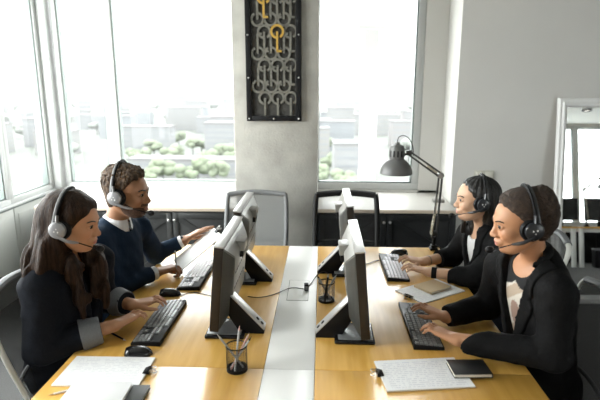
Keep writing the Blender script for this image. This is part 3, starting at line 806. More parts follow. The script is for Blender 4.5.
# ------------------------------------------------------------------ people: surfaces grown from smooth distance fields
V3 = lambda *a: np.array(a[0] if len(a) == 1 else a, float)
def unit(v): v = np.asarray(v, float); return v / (np.linalg.norm(v) + 1e-12)
class Field:
    FAR = .06
    def __init__(s, lo, hi, h):
        s.lo = V3(lo); s.h = h; s.n = np.ceil((V3(hi) - s.lo) / h).astype(int) + 1
        s.a = np.full(s.n, s.FAR, np.float32)
        s.ax = [s.lo[i] + h * np.arange(s.n[i]) for i in range(3)]
    def sl(s, lo, hi, m):
        i0 = np.clip(np.floor((V3(lo) - m - s.lo) / s.h).astype(int), 0, s.n); i1 = np.clip(np.ceil((V3(hi) + m - s.lo) / s.h).astype(int) + 1, 0, s.n)
        if (i1 <= i0).any(): return None, None
        ix = tuple(slice(i0[k], i1[k]) for k in range(3))
        X = np.stack(np.meshgrid(*[s.ax[k][ix[k]] for k in range(3)], indexing='ij'), -1).astype(np.float32)
        return ix, X
    def put(s, fn, lo, hi, k, sub=False):
        ix, X = s.sl(lo, hi, k + .012)
        if ix is None: return s
        d = fn(X).astype(np.float32); A = s.a[ix]
        if sub:
            d = -d; h = np.clip(k - np.abs(A - d), 0, None) / max(k, 1e-6); s.a[ix] = np.maximum(A, d) + h * h * k * .25
        else:
            h = np.clip(k - np.abs(A - d), 0, None) / max(k, 1e-6); s.a[ix] = np.minimum(A, d) - h * h * k * .25
        return s
    def cap(s, a, b, ra, rb, k=.01, sub=False):
        a, b = V3(a), V3(b); ba = b - a; L2 = max(ba @ ba, 1e-9)
        def fn(X):
            p = X - a.astype(np.float32); t = np.clip((p @ ba.astype(np.float32)) / L2, 0, 1)
            return np.sqrt(((p - t[..., None] * ba.astype(np.float32)) ** 2).sum(-1)) - (ra + (rb - ra) * t)
        r = max(ra, rb); return s.put(fn, np.minimum(a, b) - r, np.maximum(a, b) + r, k, sub)
    def ell(s, c, r, R=None, k=.01, sub=False):
        c = V3(c); r = V3(r); R = np.eye(3) if R is None else R
        def fn(X):
            p = ((X - c.astype(np.float32)) @ R.astype(np.float32)); q = p / r.astype(np.float32)
            k0 = np.sqrt((q * q).sum(-1)); q2 = q / r.astype(np.float32); k1 = np.sqrt((q2 * q2).sum(-1)) + 1e-6
            return k0 * (k0 - 1) / k1
        m = r.max(); return s.put(fn, c - m, c + m, k, sub)
    def all(s, fn):      # apply to the whole array slab by slab: fn(a, X) -> a
        for i in range(0, s.n[0], 16):
            sl = slice(i, min(i + 16, s.n[0]))
            X = np.stack(np.meshgrid(s.ax[0][sl], s.ax[1], s.ax[2], indexing='ij'), -1).astype(np.float32)
            s.a[sl] = fn(s.a[sl], X)
        return s
    def surf(s):
        a = s.a; ins = a < 0
        cnt = np.zeros(np.array(a.shape) - 1, np.int8)
        for i in (0, 1):
            for j in (0, 1):
                for k in (0, 1): cnt += ins[i:a.shape[0] - 1 + i, j:a.shape[1] - 1 + j, k:a.shape[2] - 1 + k]
        act = np.argwhere((cnt > 0) & (cnt < 8))
        idx = np.full(cnt.shape, -1, np.int64); idx[tuple(act.T)] = np.arange(len(act))
        acc = np.zeros((len(act), 3)); num = np.zeros(len(act))
        cor = [(i, j, k) for i in (0, 1) for j in (0, 1) for k in (0, 1)]
        for c0 in cor:
            for d in range(3):
                if c0[d]: continue
                c1 = list(c0); c1[d] = 1
                v0 = a[tuple((act + c0).T)]; v1 = a[tuple((act + c1).T)]
                m = (v0 < 0) != (v1 < 0)
                t = np.where(m, v0 / np.where(m, v0 - v1, 1), 0)
                P = np.tile(V3(c0), (len(act), 1)); P[:, d] += t
                acc[m] += P[m]; num[m] += 1
        V = s.lo + s.h * (act + acc / num[:, None])
        F = []
        for d in range(3):
            e = [1, 2] if d == 0 else ([2, 0] if d == 1 else [0, 1])
            sh = list(a.shape); i0 = [slice(1, n - 1) for n in sh]; i0[d] = slice(0, sh[d] - 1)
            i1 = list(i0); i1[d] = slice(1, sh[d])
            A, B = ins[tuple(i0)], ins[tuple(i1)]
            g = np.argwhere(A != B); g2 = g + 1; g2[:, d] -= 1
            fl = A[tuple(g.T)]
            q = []
            for (p, r) in ((0, 0), (1, 0), (1, 1), (0, 1)):
                o = np.zeros(3, int); o[e[0]] = -1 + p; o[e[1]] = -1 + r
                q.append(idx[tuple((g2 + o).T)])
            q = np.stack(q, 1); q[~fl] = q[~fl][:, ::-1]; F.append(q)
        F = np.concatenate(F); F = F[(F >= 0).all(1)]
        return V, F
def relax(V, F, it=2, lam=.5):
    n = len(V)
    for _ in range(it):
        acc = np.zeros_like(V); num = np.zeros(n)
        for k in range(4):
            i, j = F[:, k], F[:, (k + 1) % 4]
            np.add.at(acc, i, V[j]); np.add.at(acc, j, V[i]); np.add.at(num, i, 1); np.add.at(num, j, 1)
        V = V + lam * (acc / np.maximum(num, 1)[:, None] - V)
    return V
def keep_big(V, F, share=.02):
    """drop stray specks left by cutting"""
    n = len(V); lab = np.arange(n)
    while True:
        m = lab[F].min(1); new = lab.copy(); np.minimum.at(new, F.ravel(), np.repeat(m, 4)); new = new[new]
        if (new == lab).all(): break
        lab = new
    c = np.bincount(lab, minlength=n); ok = c[lab] > share * n
    re = np.cumsum(ok) - 1; return V[ok], re[F[ok[F].all(1)]]
def field_obj(name, fld, material, parent=None, origin=None, smooth=1, colors=None):
    V, F = fld.surf() if isinstance(fld, Field) else fld
    V, F = keep_big(V, F)
    V = relax(V, F, smooth)
    o0 = V3(origin) if origin is not None else np.zeros(3)
    me = bpy.data.meshes.new(name); me.vertices.add(len(V)); me.vertices.foreach_set('co', (V - o0).astype(np.float32).ravel())
    me.loops.add(F.size); me.loops.foreach_set('vertex_index', F.astype(np.int32).ravel())
    me.polygons.add(len(F)); me.polygons.foreach_set('loop_start', (np.arange(len(F)) * 4).astype(np.int32))
    me.polygons.foreach_set('use_smooth', np.ones(len(F), bool)); me.update(calc_edges=True); me.validate()
    me.materials.append(material)
    if colors is not None:
        c = np.ones((len(V), 4), np.float32); c[:, :3] = colors(V)
        at = me.color_attributes.new('Col', 'FLOAT_COLOR', 'POINT'); at.data.foreach_set('color', c.ravel())
    o = bpy.data.objects.new(name, me); COL.objects.link(o)
    if parent: o.parent = parent
    return o
def sines(X, w, seed, n=5, stretch=(1, 1, 1)):
    r = np.random.RandomState(seed); out = 0
    for _ in range(n):
        d = unit(r.normal(size=3)) * np.array(stretch) * w * r.uniform(.6, 1.5); out = out + np.sin(X @ d.astype(np.float32) + r.uniform(0, 6.28))
    return out / n
def skin_x(F, H, y, z):
    """how far forward the face surface lies at (y, z) of the head frame"""
    xs = np.linspace(.15, .03, 121); pv = .06; px = xs[0]
    for x in xs:
        g = (H(x, y, z) - F.lo) / F.h; i = np.floor(g).astype(int); t = g - i; v = 0.
        for a in (0, 1):
            for b in (0, 1):
                for c in (0, 1): v += F.a[i[0] + a, i[1] + b, i[2] + c] * (t[0] if a else 1 - t[0]) * (t[1] if b else 1 - t[1]) * (t[2] if c else 1 - t[2])
        if v < 0: return px + (x - px) * pv / (pv - v + 1e-9)
        pv, px = v, x
    return .03
class Head:
    """local frame: x forward, y to the person's left, z up; origin between the ears"""
    def __init__(s, o, f, yaw, pitch, sc=1.0, roll=0.0):
        s.o = V3(o); s.sc = sc
        a = (0 if f > 0 else PI) + math.radians(yaw)
        M = Matrix.Rotation(a, 3, 'Z') @ Matrix.Rotation(math.radians(pitch), 3, 'Y') @ Matrix.Rotation(math.radians(roll), 3, 'X')
        s.R = np.array(M)
    def __call__(s, x, y, z): return s.o + s.sc * (s.R @ V3(x, y, z))
    def loc(s, X): return ((X - s.o.astype(np.float32)) @ s.R.astype(np.float32)) / s.sc
    def M4(s):
        m = Matrix([list(s.R[i] * s.sc) + [s.o[i]] for i in range(3)] + [[0, 0, 0, 1]]); return m
def head_shape(F, H, g=0.0, nose=1.0, lip=1.0, jaw=1.0):
    s = H.sc; R = H.R
    E = lambda c, r, k=.02, sub=False: F.ell(H(*c), V3(r) * s + g, R, k * s, sub)
    C = lambda a, b, ra, rb, k=.015, sub=False: F.cap(H(*a), H(*b), ra * s + g, rb * s + g, k * s, sub)
    E((-.014, 0, .035), (.098, .075, .083)); E((.038, 0, .028), (.052, .060, .05), .03)
    E((.03, 0, -.035), (.062, .057, .08), .03)
    for y in (1, -1):
        C((-.008, y * .052, -.05), (.055, y * .024 * jaw, -.092), .021, .018, .03)
        E((.064, y * .036, -.03), (.026, .022, .024), .02)
    E((.073, 0, -.095), (.018, .021 * jaw, .016), .02)
    C((.084, -.028, .017), (.084, .028, .017), .010, .010, .02)
    for y in (1, -1): E((.096, y * .031, .001), (.014, .017, .010), .012, True)
    C((.091, 0, .006), (.106, 0, -.028), .0065, .0095 * nose, .012)
    E((.107, 0, -.033), (.012, .0125 * nose, .0105), .010)
    for y in (1, -1): E((.1, y * .0125 * nose, -.036), (.011, .008 * nose, .008), .007)
    E((.088, 0, -.062), (.014, .028, .016), .012)
    E((.0985, 0, -.0605), (.0085, .022, .006 * lip), .005); E((.097, 0, -.0715), (.0085, .019, .007 * lip), .005)
    F.put(lambda X: lipcut(H.loc(X)) * s, H(.1, 0, -.066) - .03, H(.1, 0, -.066) + .03, .004, True)
    for y in (1, -1):      # lids around the eyes
        for z1, z2 in ((.0045, .0112), (-.004, -.0085)):
            C((.083, y * .046, .001), (.0915, y * .031, z2), .0035, .0038, .004); C((.0915, y * .031, z2), (.088, y * .018, .000), .0038, .003, .004)
        E((-.006, y * .075, -.006), (.018, .010, .031), .01)
def lipcut(p):
    q = p - np.array([.106, 0, -.066], np.float32); return np.maximum(np.abs(q[..., 2]) - .0008, np.maximum(np.abs(q[..., 1]) - .019, np.abs(q[..., 0]) - .006))
def hand(F, W, K, s_dir, k=.004, pose='type', sc=1.0, up=(0, 0, 1), curl=None, rad=1.0):
    W, K = V3(W), V3(K); d = unit(K - W); s = V3(s_dir); s = unit(s - d * (s @ d)); u = unit(np.cross(d, s)); u = u if u @ V3(up) > 0 else -u
    Ls = [.074, .082, .076, .06]; R = .0082 * sc * rad
    K0 = W + d * .088 * sc
    for i in range(4):
        B = K0 + s * (i - 1.5) * .0195 * sc - d * (.004 if i in (0, 3) else 0) * sc - d * (.006 if i == 3 else 0)
        F.cap(W + s * (i - 1.5) * .011 * sc - d * .01, B, .0155 * sc, .0108 * sc, .012)
        L = Ls[i] * sc
        if pose == 'type':
            c = (curl or (.0, .0, .0, .0))[i]; sp = s * (i - 1.5) * .11
            dirs = [d * .95 + u * (.18 - c) + sp, d * .74 - u * (.62 + c) + sp, d * .38 - u * .92]
        elif pose == 'fist':
            dirs = [d * .72 - u * .62, -d * .35 - u * .92, -d * .95 + u * .15]
        elif pose == 'pinch':
            dirs = ([d * .85 - u * .45, d * .5 - u * .85, -d * .1 - u] if i == 0 else [d * .62 - u * .78, -d * .45 - u * .85, -d * .95 + u * .1])
        else:   # grip a board lying on the palm side
            dirs = [d * .97 - u * .12 + s * .1, d * .95 - u * .25, d * .9 - u * .4]
        P = B
        for j, (q, fr) in enumerate(zip(dirs, (.46, .30, .24))):
            N = P + unit(q) * L * fr; F.cap(P, N, R * (1 - .1 * j), R * (.9 - .1 * j), k if j == 0 else .003); P = N
    T0 = W + d * .022 * sc - s * .018 * sc
    if pose in ('fist', 'pinch'): dd = [d * .75 - s * .5 - u * .35, d * .85 + s * .05 - u * .55, d * .75 + s * .45 - u * .4]
    elif pose == 'grip': dd = [d * .6 - s * .55 - u * .5, d * .9 - s * .1 - u * .4, d * .95 - u * .2 + s * .1]
    else: dd = [d * .72 - s * .62 - u * .3, d * .92 - s * .2 - u * .3, d * .95 + s * .12 - u * .28]
    P = T0
    for q, l, r0, r1 in zip(dd, (.042, .034, .027), (.0145, .0105, .0088), (.0108, .009, .0074)):
        N = P + unit(q) * l * sc; F.cap(P, N, r0 * sc, r1 * sc, .008); P = N
    return u
def ik(S, W, lu, ll, pole):
    S, W = V3(S), V3(W); D = W - S; L = min(np.linalg.norm(D), (lu + ll) * .995); u = unit(D)
    x = (lu * lu - ll * ll + L * L) / (2 * L); h = math.sqrt(max(lu * lu - x * x, 0)); p = V3(pole); p = unit(p - u * (p @ u)); return S + u * x + p * h

def person(P):
    """one seated figure; near = towards the camera (-y), far = away"""
    f = P['f']; fw = V3(f, 0, 0); H = Head(P['head'], f, P['yaw'], P['pitch'], P['sc'], P.get('roll', 0)); sc = P['sc']
    N = V3(P['neck']); S = {'n': V3(P['sh_n']), 'f': V3(P['sh_f'])}; W = {'n': V3(P['wr_n']), 'f': V3(P['wr_f'])}; K = {'n': V3(P['kn_n']), 'f': V3(P['kn_f'])}
    Pv = V3(P['pelvis']); male = P.get('male', False)
    El = {q: V3(P['el_' + q]) if 'el_' + q in P else ik(S[q], W[q], .29, .25, V3(-.35 * f, -.4 if q == 'n' else .4, -.8)) for q in 'nf'}
    root_o = V3(Pv[0], Pv[1], 0)
    hip = {'n': Pv + V3(.0, -.09, 0), 'f': Pv + V3(0, .09, 0)}
    knee = {'n': Pv + V3(f * .42, -.11, -.03), 'f': Pv + V3(f * .42, .10, -.03)}
    ank = {q: V3(knee[q][0] - f * .03, knee[q][1], .09) for q in 'nf'}
    pts = np.array([H.o + .16, H.o - .16, N] + list(S.values()) + list(W.values()) + list(K.values()) + list(El.values()) + list(knee.values()) + list(ank.values()) + [ank['n'] + fw * .2, Pv - fw * .2])
    lo, hi = pts.min(0) - .11, pts.max(0) + .11; lo[2] = -.005
    spine = unit(N - Pv); lat = V3(S['f'] - S['n']); lat = unit(lat - spine * (lat @ spine)); fr = np.cross(lat, spine) * 1.0
    if fr @ fw < 0: fr = -fr
    R = np.stack([fr, lat, spine], 1)
    def at(t, x=0, y=0): return Pv + (N - Pv) * t + fr * x + lat * y
    bw = P.get('build', 1.0)
    # ---- body (skin)
    F = Field(lo, hi, .0036)
    F.ell(at(.70, .005), V3(.095, .145, .17) * bw, R, .05); F.ell(at(.35, .0), V3(.085, .125, .17) * bw, R, .06); F.ell(at(.02), V3(.10, .15, .12) * bw, R, .06)
    F.cap(at(.93, -.01), S['n'], .045, .045, .04); F.cap(at(.93, -.01), S['f'], .045, .045, .04)
    nr = .054 if male else .046
    F.cap(H(-.022, 0, -.05), N + V3(0, 0, -.015), nr, nr * 1.12, .02)
    for q in 'nf':
        F.cap(S[q], El[q], .046, .036, .02); F.cap(El[q], W[q], .036, .027 if not male else .03, .012)
        F.cap(hip[q], knee[q], .075, .052, .03); F.cap(knee[q], ank[q], .05, .035, .02); F.cap(ank[q], ank[q] + fw * .14 - V3(0, 0, .055), .035, .03, .03)
        hand(F, W[q], K[q], (0, -1 if q == 'n' else 1, 0) if 'sd_' + q not in P else P['sd_' + q], pose=P.get('pose_' + q, 'type'), sc=P.get('hsc', 1.0) * (1.06 if male else .97), up=P.get('up_' + q, (0, 0, 1)), curl=P.get('curl_' + q))
    head_shape(F, H, nose=P.get('nose', 1.0), lip=P.get('lip', 1.0), jaw=P.get('jaw', 1.0))
    skin = V3(P['skin']); lipc = V3(P['lipc'])
    def colr(V):
        p = H.loc(V.astype(np.float32)); n = len(V); c = np.tile(skin, (n, 1)) * (1 + .05 * sines(V, 60, 3)[:, None])
        q = (p - np.array([.103, 0, -.066])) / np.array([.02, .023, .0115]); w = np.clip(1.5 - 1.5 * (q ** 2).sum(1), 0, 1)[:, None]
        c = c * (1 - w) + lipc * w
        for y in (1, -1):
            q = (p - np.array([.07, y * .042, -.035])) / np.array([.04, .025, .025]); w = np.clip(1 - (q ** 2).sum(1), 0, 1)[:, None] * .35
            c = c * (1 - w) + c * V3(1.12, .86, .82) * w
        return c
    body = field_obj('person', F, P['skinmat'], None, root_o, 1, colr); body.location = root_o
    tag(body, P['label'], 'person')
    # ---- eyes, lashes and brows
    for y in (1, -1):
        e = MB().sphere((0, 0, 0), .0118, 3); me_o = e.build('eye', EYEWHITE, body, angle=180)
        me_o.data.materials.append(P['iris']); me_o.data.materials.append(BLACKGLOSS)
        gd = Vector((math.cos(math.radians(P.get('gaze', -10))), -.02 * y, math.sin(math.radians(P.get('gaze', -10)))))
        for pl in me_o.data.polygons:
            cdir = Vector(pl.center).normalized().dot(gd); pl.material_index = 2 if cdir > .85 else (1 if cdir > .5 else 0)
        me_o.matrix_local = Matrix.Translation(-Vector(root_o)) @ H.M4() @ Matrix.Translation((.0838, y * .0315, .0015))
        ls = [H(skin_x(F, H, y * a_, b_) - .0002, y * a_, b_) for a_, b_ in ((.045, .003), (.038, .0072), (.031, .0085), (.024, .007), (.018, .002))]
        MB().tube([Vector(q - root_o) for q in ls], [.0008, .0017, .002, .0016, .0006], 6).build('eyelash', HAIRBLACK, body)
        bs = [H(skin_x(F, H, y * a_, b_), y * a_, b_) for a_, b_ in ((.049, .0185), (.040, .0245), (.028, .0235), (.015, .0185))]
        MB().tube([q - Vector(root_o) for q in smooth_path(bs, 4)], [.0012] + [.0034] * 10 + [.003, .0022], 6, flat=(1.25, .8)).build('eyebrow', P['brow'], body)
    # ---- hair
    pad = .10
    hf = P['hair'](H, N, S, fr, lat)
    field_obj('hair', hf, P['hairmat'], body, root_o, 0 if P.get('curly') else 1)
    if P.get('beard'):
        B = Field(H.o - .17, H.o + .17, .003); head_shape(B, H, .0022, nose=P.get('nose', 1), lip=P.get('lip', 1), jaw=P.get('jaw', 1))
        def bf(a, X):
            p = H.loc(X); x, y, z = p[..., 0], np.abs(p[..., 1]), p[..., 2]
            line = np.where(x > .055, -.06, -.06 + (.055 - x) * .62)
            reg = np.minimum(line - z, x - .004 + 0 * z)                       # below the cheek line, in front of the ear
            mous = np.minimum(np.minimum(-.043 - z, z + .0565), .034 - y)
            reg = np.maximum(np.minimum(reg, 1), np.where(x > .06, mous, -1))
            mouth = np.sqrt(((p - np.array([.105, 0, -.066], np.float32)) / np.array([.03, .0235, .0105], np.float32)) .__pow__(2).sum(-1)) - 1
            reg = np.minimum(reg, mouth * .012)
            return np.maximum(a + .0012 * sines(X, 900, 5), -reg)
        B.all(bf); field_obj('beard', B, P['beardmat'], body, root_o, 0)
    # ---- clothes
    j = P['top']; g = j['ease']; sr = j.get('sleeve', (.066, .056, .042))
    lo2, hi2 = lo - .03, hi + .03; lo2[2] = .38
    J = Field(lo2, hi2, .0055)
    J.ell(at(.70, .0), V3(.102 + g, .152 + g, .18 + g) * bw, R, .05); J.ell(at(.36, .0), V3(.095 + g * 1.2, .138 + g * 1.2, .2) * bw, R, .07); J.ell(at(.04), V3(.115 + g, .165 + g, .13) * bw, R, .07)
    for q in 'nf':
        J.cap(at(.955, -.012), S[q], .05 + g * .5, sr[0] * .93, .05); J.cap(S[q], El[q], sr[0], sr[1], .035)
        cu = W[q] + (El[q] - W[q]) * j.get('cuff_' + q, .12); J.cap(El[q], cu, sr[1], sr[2], .02)
    if 'far_drape' in j: pass
    # wrinkles, neck opening and the front opening
    amp = j.get('wrinkle', .004)
    def wr(a, X):
        a = a + amp * sines(X, 34, j.get('seed', 1), 6, (1, 1, 1.6)) + amp * .6 * sines(X, 80, j.get('seed', 1) + 9, 5)
        for q in 'nf':         # sleeve ends cut square
            cu = W[q] + (El[q] - W[q]) * j.get('cuff_' + q, .12); n = unit(W[q] - El[q]).astype(np.float32)
            t = (X - cu.astype(np.float32)) @ n; near = np.sqrt(((X - cu.astype(np.float32)) ** 2).sum(-1)) < .1
            a = np.where(near, np.maximum(a, t), a)
        return a
    J.all(wr)
    nh = j.get('neckhole', .058)
    J.cap(N + V3(0, 0, -.02) + fr * .012, N + (H.o - N) * .8 + fr * .02, nh, nh * 1.2, .01, True)
    Rf = R.astype(np.float32)
    def vcut(X):
        p = (X - N.astype(np.float32)) @ Rf; z = p[..., 2]; dep = j['v'][0]; w = j['v'][1] * np.clip(1 + z / dep, -.5, 1.2)
        if j.get('open'): w = np.maximum(w, j['open'])
        return np.maximum(np.maximum(np.abs(p[..., 1]) - w, .0 - p[..., 0]), np.maximum(-dep * (2.2 if j.get('open') else 1) - z, z - .1))
    full = J.a.copy()
    if 'v' in j: J.put(vcut, N - .5, N + .2, .008, True)
    field_obj(j['name'], J, j['mat'], body, root_o, 1)
    cloth = [o for o in kids(body) if o.name.startswith(j['name'])][0]
    if 'lapel' in j:
        L = Field.__new__(Field); L.lo, L.h, L.n, L.ax, L.a = J.lo, J.h, J.n, J.ax, full
        dep, w0 = j['v']; lw = j['lapel']; Na = N.astype(np.float32); ax0 = N + V3(0, 0, -.02) + fr * .012; axd = unit((H.o - N) * .8 + fr * .008 + V3(0, 0, .02)).astype(np.float32)
        def lap(a, X):
            p = (X - Na) @ Rf; x, y, z = p[..., 0], np.abs(p[..., 1]), p[..., 2]; t = np.clip(-z / dep, 0, 1); w = w0 * (1 - t)
            wid = lw * np.interp(t, [0, .26, .30, .31, .36, 1.0], [.75, .85, .55, .55, 1.1, .12])
            band = np.maximum(np.maximum(np.abs(y - (w + wid * .5)) - wid * .5 - .004, .01 - x), np.maximum(np.maximum(-dep * 1.02 - z, z - .02), x - .165))
            q = X - ax0.astype(np.float32); h = q @ axd; rr = np.sqrt(np.maximum((q * q).sum(-1) - h * h, 0))
            ring = np.maximum(np.maximum(rr - nh - .026, np.maximum(-.02 - z, z - .05)), np.where(x > .02, w0 * .8 - y, -1)); ring = np.maximum(ring, nh * .98 - rr)
            return np.maximum(np.minimum(np.maximum(a - .009, band), np.maximum(a - .014, ring)), -(a + .02))
        L.all(lap); field_obj('lapel', L, j['mat'], cloth, root_o, 1)
    if 'cuffs' in j:
        for q in 'nf':
            cu = W[q] + (El[q] - W[q]) * (j.get('cuff_' + q, .12) + .01); e = cu + (El[q] - cu) * j.get('cufflen', .17)
            n_ = Vector(unit(e - cu)); r0, r1 = j['cuffs']
            M = Matrix.Translation(Vector(cu - root_o)) @ n_.to_track_quat('Z', 'Y').to_matrix().to_4x4(); LL = np.linalg.norm(e - cu)
            prof = [(r0 - .006, .004), (r0 - .004, -.002), (r0, 0), (r0 + (r1 - r0) * .5, LL * .5), (r1, LL), (r1 - .003, LL + .002), (r1 - .012, LL)]
            MB().lathe(prof, 28, M, cap=False).build('cuff', j['cuffmat'], cloth)
    if 'shirt' in P:
        s_ = P['shirt']; T = Field(lo2, hi2, .0055); e = s_.get('ease', .006)
        T.ell(at(.70, .003), V3(.097 + e, .146 + e, .175), R, .05); T.ell(at(.36), V3(.088 + e, .128 + e, .18), R, .06); T.ell(at(.04), V3(.1 + e, .15 + e, .12), R, .06)
        for q in 'nf': T.cap(at(.94, -.012), S[q], .048, .05, .04)
        T.all(lambda a, X: a + .0025 * sines(X, 45, 4, 5, (1, 1, .4)))
        sn = s_.get('scoop', .06); T.cap(N + V3(0, 0, -.02) + fr * .03, N + V3(0, 0, .12) + fr * .06, sn, sn * 1.3, .008, True)
        if 'paint' in s_: field_obj('t_shirt', T, s_['mat'], body, root_o, 1, lambda V: s_['paint']((V - N) @ R))
        else: field_obj('t_shirt', T, s_['mat'], body, root_o, 1)
    if P.get('collar'):
        C = MB(); n_ = Vector(unit(H(-.01, 0, -.06) - N)); M = Matrix.Translation(Vector(N - root_o + V3(0, 0, .010))) @ Matrix([list(fr), list(np.cross(n_, fr)), list(n_)]).transposed().to_4x4()
        pr = []
        for k in range(33):
            a = math.radians(8 + 344 * k / 32); front = max(0, math.cos(a))
            ri, ro = .060, .092 + .012 * front
            pr.append([(ri * math.cos(a), ri * math.sin(a), .045 - .022 * front), ((ri + .007) * math.cos(a), (ri + .007) * math.sin(a), .052 - .022 * front), (ro * math.cos(a) + .012 * front ** 4, ro * math.sin(a), -.012 - .035 * front ** 3), ((ro - .004) * math.cos(a) + .012 * front ** 4, (ro - .004) * math.sin(a), -.016 - .035 * front ** 3), (ri * math.cos(a), ri * math.sin(a), .0 - .01 * front)])
        C.grid([M @ Vector(q) for row in pr for q in row], 33, 5).build('shirt_collar', WHITECLOTH, body, angle=60)
    # ---- trousers and shoes
    T = Field(V3(lo[0] - .05, lo[1] - .02, .03), V3(hi[0] + .05, hi[1] + .02, Pv[2] + .16), .009)
    T.ell(Pv, (.125, .175, .115), None, .03)
    for q in 'nf': T.cap(hip[q], knee[q], .088, .066, .04); T.cap(knee[q], ank[q] + V3(0, 0, .02), .064, .052, .02)
    field_obj('trousers', T, P['trousers'], body, root_o, 1)
    for q in 'nf':
        a = ank[q]; S_ = Field(a - .12 + fw * .05, a + V3(.17, .1, .08), .007) if f > 0 else Field(a - V3(.24, .1, .1), a + V3(.1, .1, .08), .007)
        S_.cap(a - V3(0, 0, .02), a - fw * .03 - V3(0, 0, .05), .042, .038, .03); S_.cap(a - V3(0, 0, .05), a + fw * .13 - V3(0, 0, .055), .04, .034, .03)
        S_.all(lambda b_, X: np.maximum(b_, -X[..., 2] + .002)); field_obj('shoe', S_, BLACK, body, root_o, 1)
    return body, H, root_o, {'W': W, 'El': El, 'K': K}

def headset(H, side, label, shellm, bandm, boomm, tilt=0.0, s_top=.128, loc_y=.086, front=.0):
    """side = +1 when the boom cup is on the person's left ear"""
    o = empty('headset', H.o, 0, label, 'headset', 'headsets worn by the four people')
    M = Matrix.Translation(-Vector(H.o)) @ H.M4()
    bp = []
    for k in range(25):
        a = math.radians(-8 + 196 * k / 24); bp.append(M @ Vector((-.016 + front + tilt * math.sin(a) - .0 * k, (loc_y + .004) * math.cos(a), -.004 + s_top * max(math.sin(a), -.2))))
    up = M.to_3x3() @ Vector((1, 0, 0))
    MB().tube(bp, 1, 10, flat=(.011, .005), up=up).build('headband', BLACK, o)
    rim = M.to_3x3() @ Vector((-.0105, 0, .001)); MB().tube([p + rim for p in bp], 1, 8, flat=(.0042, .0054), up=up).build('band_trim', bandm, o)
    MB().tube([p + (M.to_3x3() @ Vector((0, 0, -.006))) * .9 for p in bp[5:20]], 1, 8, flat=(.010, .005), up=up).build('band_padding', BLACK, o)
    for y in (1, -1):
        Mc = M @ Matrix.Translation((-.006 + front, y * loc_y, -.012)) @ Matrix.Rotation(-y * PI / 2, 4, 'X')
        MB().lathe([(.012, -.02), (.032, -.02), (.0405, -.013), (.0415, -.002), (.037, .005), (.012, .005)], 28, Mc @ Matrix.Translation((.006, 0, 0))).build('ear_cushion', BLACK, o)
        cup = MB().lathe([(.033, .003), (.034, .009), (.031, .016), (.024, .0195), (.008, .021), (.001, .021)], 28, Mc).build('ear_cup', shellm, o)
        ym = MB(); ym.tube([M @ Vector((-.014 + front, y * (loc_y + .006), .045)), M @ Vector((-.010 + front, y * (loc_y + .010), .018))], 1, 8, flat=(.010, .005), up=up); ym.build('yoke', bandm, o)
        em = MB()
        for (dx, dz) in ((-.007, -.004), (.007, -.004), (0, .007)): em.sphere((dx, dz, 0.0206), (.0032, .0042 if dz < 0 else .0032, .0012), 1, M=Mc)
        em.build('cup_emblem', WHITEPAINT, cup)
    y = side
    b1 = [(-.004 + front, y * (loc_y + .017), -.03), (.03, y * (loc_y + .010), -.048), (.062, y * .073, -.058)]
    b2 = [(.062, y * .073, -.058), (.098, y * .062, -.068), (.124, y * .046, -.078), (.132, y * .034, -.081)]
    MB().tube([M @ Vector(p) for p in smooth_path(b1, 5)], [.0072] * 8 + [.006, .005, .004], 8).build('boom_base', boomm, o)
    MB().tube([M @ Vector(p) for p in smooth_path(b2, 5)], .0024, 8).build('mic_boom', BLACK, o)
    MB().sphere((.134, y * .03, -.082), (.0165, .0145, .0135), 3, M=M).build('microphone', BLACK, o)
    return o

EYEWHITE = mat('eye_white', (.42, .39, .36), .25)
IRIS = mat('iris_brown', (.035, .018, .01), .15)
HAIRBLACK = mat('hair_black', (.008, .007, .0065), .38, noise=.5, nscale=60, stretch=(3, 3, .4), bump=.5, bscale=90)
HAIRBROWN = mat('hair_dark_brown', (.010, .006, .0045), .5, spec=.08, color2=(.036, .019, .011), nscale=42, stretch=(2.2, 2.2, .25), bump=.6, bscale=70)
HAIRCURL = mat('hair_curly_brown', (.022, .012, .007), .75, color2=(.11, .062, .03), nscale=55, bump=.7, bscale=160)
HAIRAFRO = mat('hair_afro', (.018, .010, .006), .8, color2=(.05, .028, .016), nscale=70, bump=.8, bscale=200)
BEARD = mat('beard', (.045, .022, .013), .8, color2=(.12, .056, .03), nscale=150, bump=.5, bscale=400)
SKIN = attr_mat('skin', .48, .12, 350)
NAVYBLAZER = mat('blazer_navy_black', (.011, .0125, .0165), .75, noise=.15, nscale=150, bump=.8, bscale=17, spec=.05)
BLACKBLAZER = mat('blazer_black', (.009, .009, .0095), .75, noise=.15, nscale=150, bump=1.0, bscale=16, spec=.09)
SWEATER = mat('sweater_navy', (.012, .022, .040), .85, noise=.2, nscale=200, bump=.6, bscale=20, spec=.06)
LINING = mat('cuff_lining_grey', (.16, .165, .175), .7, noise=.1, nscale=200)
WHITECLOTH = mat('white_cotton', (.72, .72, .73), .75, noise=.03, nscale=120)
BLACKCLOTH = mat('black_cotton', (.010, .010, .011), .8, spec=.05)
TROUSER = mat('dark_trousers', (.012, .013, .016), .85, spec=.05)
SHIRTPRINT = attr_mat('printed_t_shirt', .8)
SHELLGREY = mat('headset_grey', (.30, .30, .31), .35, metal=.3)
SHELLDARK = mat('headset_dark', (.02, .022, .026), .3)
BANDSILVER = mat('headset_band_silver', (.32, .32, .33), .35, metal=.3)
BANDGREY = mat('headset_band_grey', (.07, .075, .08), .3, metal=.2)

